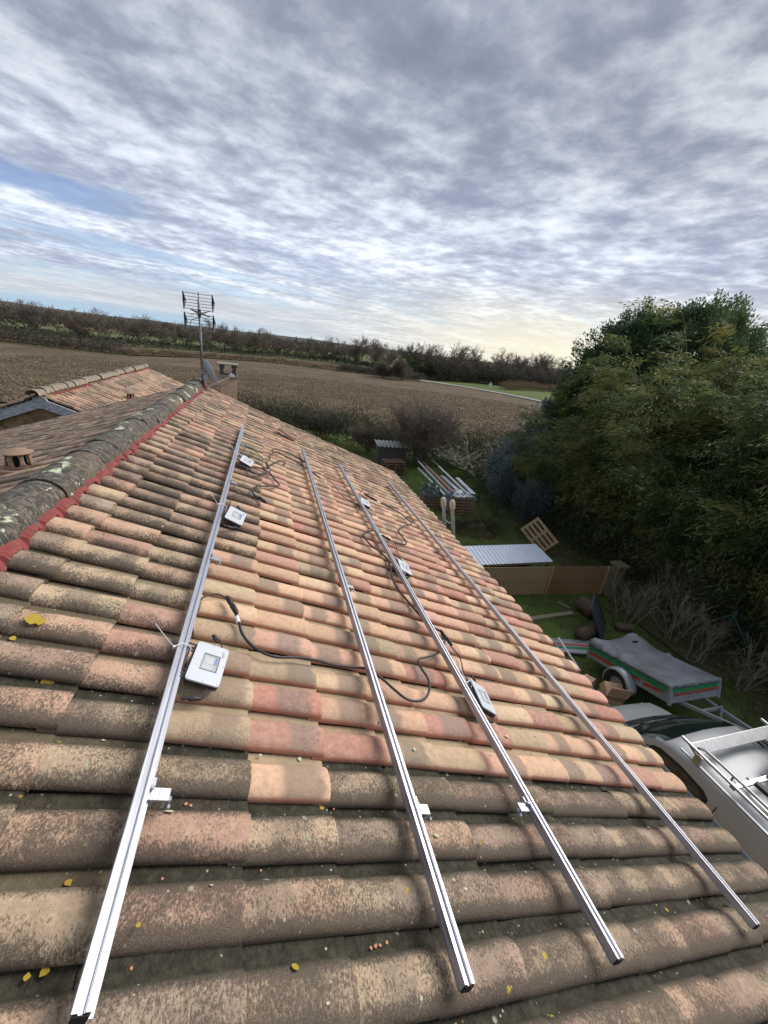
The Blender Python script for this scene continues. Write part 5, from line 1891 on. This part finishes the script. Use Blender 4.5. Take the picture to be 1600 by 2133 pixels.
# planks and logs
tag(MB().beam((7.0, 7.42, .05), (8.5, 7.50, .06), .13, .07).build('wooden_beam', pm('greenish_beam', (.27, .25, .17), .9, col2=(.15, .14, .09), scale=5, stretch=(.4, 4, 4), bump=.002)), 'pale wooden beam lying on the dark grass beyond the eave', 'beam')
tag(MB().beam((8.45, 8.05, .04), (8.60, 7.72, .05), .06, .05).build('short_stick', pm('greenish_beam', (.27, .25, .17), .9)), 'short pale stick lying beyond the wooden beam', 'stick')
for (p, q, r, lab) in (((8.95, 7.75, .22), (9.02, 7.25, .20), .22, 'upright-looking brown log behind the leaning dark panel'), ((7.85, 6.50, .16), (8.62, 6.72, .15), .16, 'thick grey log lying left of the leaning dark panel'), ((9.35, 6.75, .10), (9.8, 6.6, .12), .10, 'thin dark log right of the leaning dark panel')):
    b = MB()
    P = [Vector(p).lerp(Vector(q), k / 5) for k in range(6)]
    b.tube([x + Vector((0, 0, .01 * (k % 2))) for k, x in enumerate(P)], [r * (1, 1.06, .96, 1.03, .97, 1)[k] for k in range(6)], 12)
    tag(b.build('log', M_LOG, smooth=True), lab, 'log')
# leaning panel
px_ = (Vector((9.03, 6.78, 0)) - Vector((8.62, 6.42, 0))).normalized()
pt_ = (Vector((8.62, 7.05, .78)) - Vector((8.70, 6.50, 0))).normalized()
pn_ = px_.cross(pt_).normalized()
pt_ = pn_.cross(px_)
PM_ = Matrix((px_, pt_, pn_)).transposed().to_4x4()
PM_.translation = Vector((8.82, 6.62, .02)) + pt_ * .5
t = thing('leaning_panel', 'dark slate-grey panel leaning against the brown log', 'panel', M=PM_)
MB().prism([(-.48, -.50), (.42, -.50), (.48, .30), (.36, .52), (-.46, .46)], -.02, .02).build('board', M_PANEL, t, bevel=.004)
MB().beam((.34, -.46, .03), (.38, .30, .03), .03, .03).build('edge_strip', M_TRIM, t)

# cardboard boxes
def carton(lab, M, flap):
    t = thing('cardboard_box', lab, 'box', M=M, group='cardboard boxes beside the trailer')
    MB().box(0, 0, .12, .42, .30, .24).build('carton', M_CARD, t, bevel=.004)
    if flap:
        MB().box(0, -.19, .35, .42, .012, .26, Matrix.Rotation(R(-12), 4, 'X')).build('flap', M_CARD, t)
        b = MB()
        for q in range(4):
            b.box(-.08 + .06 * q, 0, .2425, .045, .035, .002)
        b.build('printed_mark', M_CARDP, t)
    return t


carton('open cardboard box with a printed side beside the trailer wheel', Matrix.Translation((7.02, 4.62, .28)) @ Matrix.Rotation(R(-22), 4, 'Z') @ Matrix.Rotation(R(26), 4, 'X'), True)
carton('smaller cardboard box half hidden left of the open one', Matrix.Translation((6.75, 4.98, .16)) @ Matrix.Rotation(R(20), 4, 'Z') @ Matrix.Rotation(R(-10), 4, 'X') @ Matrix.Scale(.75, 4), False)
carton('cardboard box lying under the open one', Matrix.Translation((7.05, 4.62, .0)) @ Matrix.Rotation(R(-12), 4, 'Z'), False)

# ------------------------------------------------------------------ trailer, tipped back on its tail
TA = Vector((7.33, 3.75, .90))
TC = Vector((7.38, 5.56, .30))
yv = (TC - TA).normalized()
xv = Vector((1, 0, 0)) - yv * yv.x
xv.normalize()
zv = xv.cross(yv)
TM = Matrix((xv, yv, zv)).transposed().to_4x4()
TM.translation = TA
t = thing('trailer', 'small galvanised trailer with green and red stripes under a grey cover, tipped back', 'trailer', M=TM)
W_, L_, H_ = 1.24, 2.02, .36
MB().box(W_ / 2, L_ / 2, .03, W_, L_, .03).build('floor', M_STEEL, t)
for nm, cx, cy, sx, sy in (('side_panel', 0, L_ / 2, .025, L_), ('side_panel', W_, L_ / 2, .025, L_), ('front_panel', W_ / 2, 0, W_, .025), ('rear_panel', W_ / 2, L_, W_, .025)):
    o = MB().box(cx, cy, H_ / 2, sx, sy, H_).build(nm, M_STEEL, t)
# corner posts and rims
for (x, y) in ((0, 0), (W_, 0), (0, L_), (W_, L_)):
    MB().box(x, y, H_ / 2 - .01, .055, .055, H_ + .04).build('corner_post', M_STEEL, t)
for z in (.03, H_ * .47):
    MB().box(-.016, L_ / 2, z, .014, L_, .035).build('side_rib', M_STEEL, t)
    MB().box(W_ / 2, -.016, z, W_, .014, .035).build('side_rib', M_STEEL, t)
# stripes: green above, red slanting band below
MB().prism([(.03, .175), (L_ - .03, .175), (L_ - .03, .315), (.03, .315)], -.004, 0, Matrix(((0, 0, 1, -.014), (1, 0, 0, 0), (0, 1, 0, 0), (0, 0, 0, 1)))).build('green_stripe', M_GREEN, t)
MB().prism([(.05, .155), (.55, .085), (.55, .150), (.10, .20)], -.004, 0, Matrix(((0, 0, 1, -.019), (1, 0, 0, 0), (0, 1, 0, 0), (0, 0, 0, 1)))).prism([(.62, .125), (L_ - .05, .105), (L_ - .05, .165), (.62, .185)], -.004, 0, Matrix(((0, 0, 1, -.019), (1, 0, 0, 0), (0, 1, 0, 0), (0, 0, 0, 1)))).build('red_stripe', M_TRED, t)
MB().box(W_ / 2, -.016, .250, W_ - .12, .004, .12).build('green_stripe', M_GREEN, t)
MB().prism([(.06, .135), (W_ - .06, .155), (W_ - .06, .210), (.06, .190)], 0, .004, Matrix(((1, 0, 0, 0), (0, 0, -1, -.019), (0, 1, 0, 0), (0, 0, 0, 1)))).build('red_stripe', M_TRED, t)
MB().box(W_ / 2 - .1, -.026, .045, .06, .006, .03).build('reflector', M_WHITE, t)
# cover: stretched cloth with a raised hump and a crease
rows = []
nx, ny = 30, 44
for j in range(ny + 1):
    row = []
    for i in range(nx + 1):
        u_, v_ = i / nx, j / ny
        x = -.03 + (W_ + .06) * u_
        y = -.03 + (L_ + .06) * v_
        ex = min(u_, 1 - u_) * W_
        ey = min(v_, 1 - v_) * L_
        e = min(ex, ey)
        z = H_ + .035 * min(1, e / .10)
        if e < .001: z = H_ - .045
        elif e < .05: z = H_ + .012
        z += .25 * math.exp(-((v_ - .82) / .10) ** 2) * math.exp(-((u_ - .72) / .26) ** 2) * (e > .02)
        z -= .05 * math.exp(-((v_ - .90) / .05) ** 2) * math.exp(-((u_ - .35) / .25) ** 2)
        z += .055 * math.exp(-((v_ - .60 + .10 * u_) / .018) ** 2) * (e > .03)
        z += .06 * math.exp(-((v_ - .97 + .25 * u_) / .03) ** 2) * (u_ < .4) * (e > .02)
        z += .06 * (float(rnoise(np.array([u_ * 7]), np.array([v_ * 10]), 31)[0]) - .5) * min(1, e / .15)
        z += .022 * (float(rnoise(np.array([u_ * 19 + v_ * 6]), np.array([v_ * 9 - u_ * 4 + 40]), 37)[0]) - .5) * min(1, e / .12)
        z -= .035 * math.sin(math.pi * u_) * math.exp(-((v_ - .33) / .24) ** 2)
        if v_ > .80 and u_ < .30 and e > .03: z += .05
        row.append((x, y, z))
    rows.append(row)
o = MB().grid(rows).build('cover', M_TARPG, t, smooth=True)
o.modifiers.new('thick', 'SOLIDIFY').thickness = .004
b = MB()
pts = []
for k in range(19):
    pts.append((-.034, L_ * k / 18, H_ - (.03 if k % 2 else .07)))
b.tube(pts, .006, 5)
b.tube([(W_ * k / 12, -.036, H_ - (.03 if k % 2 else .07)) for k in range(13)], .006, 5)
b.build('elastic_cord', M_BLACK, t)
MB().box(.78, 1.50, H_ + .17, .12, .05, .02, Matrix.Rotation(R(0), 4, 'Z')).build('tear', M_DARKIN, t)


def wheel(parent, M, r=.27, w=.15, name='wheel'):
    wh = MB()
    ring = []
    prof = [(r * .62, -w / 2), (r * .92, -w / 2), (r, -w * .35), (r, w * .35), (r * .92, w / 2), (r * .62, w / 2)]
    rows = [[(pr * math.cos(6.283 * k / 24), pz, pr * math.sin(6.283 * k / 24)) for k in range(25)] for pr, pz in prof]
    wh.grid(rows)
    o = wh.build(name, M_TYRE, parent, smooth=True, sharp=40)
    o.matrix_local = M
    rows = [[(pr * math.cos(6.283 * k / 24), pz, pr * math.sin(6.283 * k / 24)) for k in range(25)] for pr, pz in [(r * .63, -w / 2 + .01), (r * .55, -w / 2 + .03), (r * .3, -w / 2 + .02), (.001, -w / 2 + .01), (.001, w / 2 - .01), (r * .3, w / 2 - .02), (r * .55, w / 2 - .03), (r * .63, w / 2 - .01)]]
    MB().grid(rows).build('rim', M_STEEL, o, smooth=True)
    return o


for sx in (-.13, W_ + .13):
    wheel(t, Matrix.Translation((sx, L_ * .50, -.12)) @ Matrix.Rotation(R(90), 4, 'Z'), .27, .15)
    rows = []
    for q in range(13):
        a = math.pi * (-.06 + 1.12 * q / 12)
        rr_ = .335
        rows.append([(sx + dx, L_ * .50 + rr_ * math.cos(a) * k2, -.12 + rr_ * math.sin(a) * k2) for dx, k2 in ((-.115, .90), (-.11, .99), (-.05, 1.03), (.05, 1.03), (.11, .99))])
    o = MB().grid(rows).build('mudguard', M_STEEL, t, smooth=True)
    o.modifiers.new('thick', 'SOLIDIFY').thickness = .006
MB().tube([(-.10, L_ * .5, -.12), (W_ + .10, L_ * .5, -.12)], .025, 8).build('axle', M_STEEL, t)
b = MB()
b.beam((.15, .75, -.03), (W_ / 2 - .04, -1.05, -.03), .05, .06)
b.beam((W_ - .15, .75, -.03), (W_ / 2 + .04, -1.05, -.03), .05, .06)
b.beam((.36, -.30, -.03), (W_ - .36, -.30, -.03), .045, .045)
b.box(W_ / 2, -1.12, -.02, .09, .22, .07)
b.build('drawbar', M_STEEL, t)
b = MB().tube([(W_ / 2 + .06, -.45, .12), (W_ / 2 + .06, -.45, -.22)], .022, 8)
b.build('jockey_stem', M_STEEL, t)
o = MB().box(.95, L_ + .0, 0, 1, 1, 1).mesh('x')
bpy.data.meshes.remove(o)
t = thing('tailgate_board', 'galvanised tailgate lying on the grass behind the trailer', 'tailgate', M=Matrix.Translation((7.55, 6.22, .06)) @ Matrix.Rotation(R(-14), 4, 'Z') @ Matrix.Rotation(R(-3), 4, 'X'))
MB().box(0, 0, 0, 1.1, .50, .02).build('sheet', M_STEEL, t)
MB().box(0, -.06, .013, 1.02, .10, .004).build('green_stripe', M_GREEN, t)
MB().box(0, .06, .013, 1.02, .06, .004).build('red_stripe', M_TRED, t)
for y in (-.25, .25):
    MB().box(0, y, .0, 1.12, .03, .045).build('rim_bar', M_STEEL, t)

# ------------------------------------------------------------------ van
VCX = 6.17
van = thing('van', 'silver van with a roof rack parked close beside the eave', 'van', (VCX, 0, 0))


def section(hw, zb, zbelt, ztop, roofw, crown=.035):
    p = [(-hw * .96, zb), (-hw, zb + .25 * (zbelt - zb)), (-hw * .995, zbelt), (-(hw * .4 + roofw * .6), zbelt + (ztop - zbelt) * .60), (-roofw - .015, ztop - .07), (-roofw + .03, ztop - .022), (-roofw * .75, ztop - .006), (-roofw * .4, ztop + crown * .7), (0, ztop + crown)]
    return p + [(-x, z) for x, z in p[-2::-1]]


secs = [
    (3.98, section(.60, .35, .52, .66, .50, .01)),
    (3.93, section(.80, .28, .60, .82, .68, .02)),
    (3.82, section(.89, .24, .68, .94, .78, .03)),
    (3.64, section(.92, .22, .78, 1.02, .80, .04)),
    (3.44, section(.93, .22, .90, 1.09, .80, .045)),
    (3.30, section(.93, .22, .94, 1.18, .79, .04)),
    (3.00, section(.93, .22, 1.00, 1.52, .76, .045)),
    (2.72, section(.93, .22, 1.02, 1.77, .74, .05)),
    (2.50, section(.93, .22, 1.04, 1.855, .735, .05)),
    (2.20, section(.93, .22, 1.04, 1.90, .735, .05)),
    (1.20, section(.93, .22, 1.04, 1.93, .735, .05)),
    (-.30, section(.93, .22, 1.04, 1.93, .735, .05)),
    (-.52, section(.92, .24, 1.04, 1.90, .73, .04)),
    (-.60, section(.88, .30, 1.02, 1.80, .70, .03)),
]
b = MB().grid([[(x, y, z) for x, z in s] for y, s in secs])
n0 = len(secs[0][1])
b.f.append(tuple(range(n0)))
b.f.append(tuple(range((len(secs) - 1) * n0, len(secs) * n0))[::-1])
b.build('body', M_SILVER, van, smooth=True, sharp=50)


def interp_sec(y):
    for (ya, sa), (yb, sb) in zip(secs[:-1], secs[1:]):
        if yb <= y <= ya:
            f = (ya - y) / (ya - yb)
            return [(xa + (xb - xa) * f, za + (zb - za) * f) for (xa, za), (xb, zb) in zip(sa, sb)]


def side_x(y, z):
    s = interp_sec(y)[:9]
    for (xa, za), (xb, zb) in zip(s[:-1], s[1:]):
        if za <= z <= zb or zb <= z <= za:
            f = (z - za) / (zb - za + 1e-9)
            return xa + (xb - xa) * f
    return s[4][0]


def side_patch(name, poly, mat, off=.006, n=1, parent=None):
    """poly of (y, z) on the left flank"""
    b = MB()
    rows = []
    for (ya, za), (yb, zb) in poly:
        rows.append([(side_x(ya + (yb - ya) * q / 8, za + (zb - za) * q / 8) - off, ya + (yb - ya) * q / 8, za + (zb - za) * q / 8) for q in range(9)])
    return b.grid(rows).build(name, mat, parent or van, smooth=True)


side_patch('side_window', [((3.02, 1.10), (3.02, 1.22)), ((2.85, 1.09), (2.85, 1.46)), ((2.6, 1.08), (2.6, 1.64)), ((2.3, 1.08), (2.3, 1.70)), ((2.02, 1.10), (2.02, 1.69)), ((1.94, 1.17), (1.94, 1.63))], M_GLASS, .008)
side_patch('window_seal', [((3.10, 1.07), (3.10, 1.24)), ((2.87, 1.05), (2.87, 1.52)), ((2.6, 1.04), (2.6, 1.69)), ((2.3, 1.04), (2.3, 1.735)), ((1.98, 1.05), (1.98, 1.725)), ((1.89, 1.12), (1.89, 1.67))], M_TRIM, .004)
side_patch('door_seam', [((1.80, .35), (1.80, 1.70)), ((1.788, .35), (1.788, 1.70))], M_TRIM, .003)
side_patch('door_seam', [((3.20, .40), (3.20, 1.05)), ((3.19, .40), (3.19, 1.05))], M_TRIM, .003)
for z in (.78, 1.30):
    side_patch('panel_crease', [((1.60, z), (1.60, z + .010)), ((1.0, z), (1.0, z + .010)), ((.2, z), (.2, z + .010)), ((-.45, z), (-.45, z + .010))], M_TRIM, .003)
side_patch('panel_crease', [((1.60, .5), (1.60, 1.30)), ((1.592, .5), (1.592, 1.30))], M_TRIM, .003)
side_patch('rubbing_strip', [((3.8, .48), (3.8, .58)), ((2.0, .48), (2.0, .58)), ((-.4, .48), (-.4, .58))], M_TRIM, .014)
# windscreen laid just proud of the body skin
rows = []
for y in (3.26, 3.14, 3.0, 2.86, 2.74, 2.62):
    s = interp_sec(y)
    pts = s[4:13]
    rows.append([(x * .985, y + .004, z + .010) for x, z in pts])
MB().grid(rows).build('windscreen', M_GLASS, van, smooth=True)
rows = []
for y in (3.42, 3.36, 3.28):
    s = interp_sec(y)[4:13]
    rows.append([(x * 1.0, y, z + .007) for x, z in s])
MB().grid(rows).build('scuttle', M_TRIM, van, smooth=True)
for sx in (-.5, .1):
    MB().tube([(sx, 3.34, 1.25), (sx + .25, 3.2, 1.34), (sx + .5, 3.08, 1.47)], .010, 5).build('wiper', M_TRIM, van)
MB().box(-.60, 3.62, 1.035, .09, .20, .016).build('bonnet_vent', M_BLUEF, van)
for sx in (-1, 1):
    o = MB().box(0, 0, 0, .20, .08, .26).build('wing_mirror', M_TRIM, van, bevel=.02)
    o.location = (sx * 1.03, 3.0, 1.22)
    o = MB().box(0, 0, 0, .05, .20, .16).build('headlight', M_WHITE, van, bevel=.02)
    o.location = (sx * .76, 3.86, .70)
    for y in (3.15, .25):
        wheel(van, Matrix.Translation((sx * .82, y, .32)) @ Matrix.Rotation(R(90), 4, 'Z'), .32, .20)
for x, y in ((.55, 2.42),):
    MB().tube([(x, y, 1.89), (x, y - .06, 1.93), (x, y - .24, 1.93)], [.03, .028, .010], 8).build('roof_aerial', M_TRIM, van, smooth=True)
# roof ribs
for x in (-.48, -.24, 0, .24, .48):
    MB().box(x, .75, 1.955, .05, 2.3, .016).build('roof_rib', M_SILVER, van, bevel=.006)
for sx in (-1, 1):
    MB().box(sx * .735, .95, 1.925, .035, 2.95, .02).build('roof_gutter', M_SILVER, van, bevel=.005)
# rack
rk = thing('roof_rack', 'aluminium roof rack with long side tubes and crossbars on the van', 'roof rack', (VCX, 0, 0))
M_RK = pm('rack_aluminium', (.50, .49, .50), .4, .85, col2=(.36, .35, .36), scale=12)
for y, w in ((2.28, .15), (1.78, .06), (1.30, .06), (.80, .06), (.30, .06), (-.20, .06)):
    o = MB().box(0, 0, 0, 1.62, w, .030).build('crossbar', M_RK, rk, bevel=.006)
    o.location = (0.02, y, 2.085)
    if w > .1: o.rotation_euler = (R(24), 0, 0)
for sx in (-1, 1):
    MB().tube(spline([(sx * .70, 2.30, 2.04), (sx * .70, 2.24, 2.13), (sx * .70, 2.0, 2.17), (sx * .70, .8, 2.17), (sx * .70, -.4, 2.17)], 5), .018, 8).build('side_tube', M_RK, rk, smooth=True)
    MB().tube([(sx * .78, 2.45, 2.12), (sx * .78, -.5, 2.12)], .020, 6).build('side_tube', M_RK, rk)
    for y in (2.2, 1.0, -.1):
        MB().box(sx * .735, y, 1.995, .05, .09, .15).build('rack_foot', M_RK, rk)
    for y in (1.85, 1.30, .75, .2):
        MB().tube([(sx * .70, y, 2.17), (sx * .70, y, 2.09)], .012, 6).build('tube_bracket', M_STEEL, rk)
lad = thing('roof_ladder', 'aluminium ladder strapped flat on the roof rack', 'ladder', (VCX - .05, 0, 2.118))
for sx in (-.21, .21):
    MB().box(sx + .12, .60, 0, .028, 2.4, .05).build('stile', M_RK, lad)
for k in range(9):
    MB().box(.12, 1.70 - .27 * k, 0, .40, .035, .03).build('rung', M_RK, lad)
o = MB().box(0, 0, 0, .50, .95, .012).build('grey_board', M_PLY, None, bevel=.003)
o.location = (VCX + .42, 1.55, 2.16)
o.rotation_euler = (0, 0, R(14))
tag(o, 'thin grey speckled board lying on the roof rack', 'board')
o = MB().box(0, 0, 0, .07, .26, .05).build('black_block', M_TRIM, None, bevel=.006)
o.location = (VCX - .44, 1.62, 2.13)
o.rotation_euler = (0, 0, R(6))
tag(o, 'small black rubber block on the second crossbar of the rack', 'block')
# pvc trim strip near the box
tag(MB().beam((6.35, 5.75, .9), (6.62, 5.15, .45), .03, .03).build('white_batten', M_NYLON), 'thin white batten leaning between the eave and the boxes', 'batten')
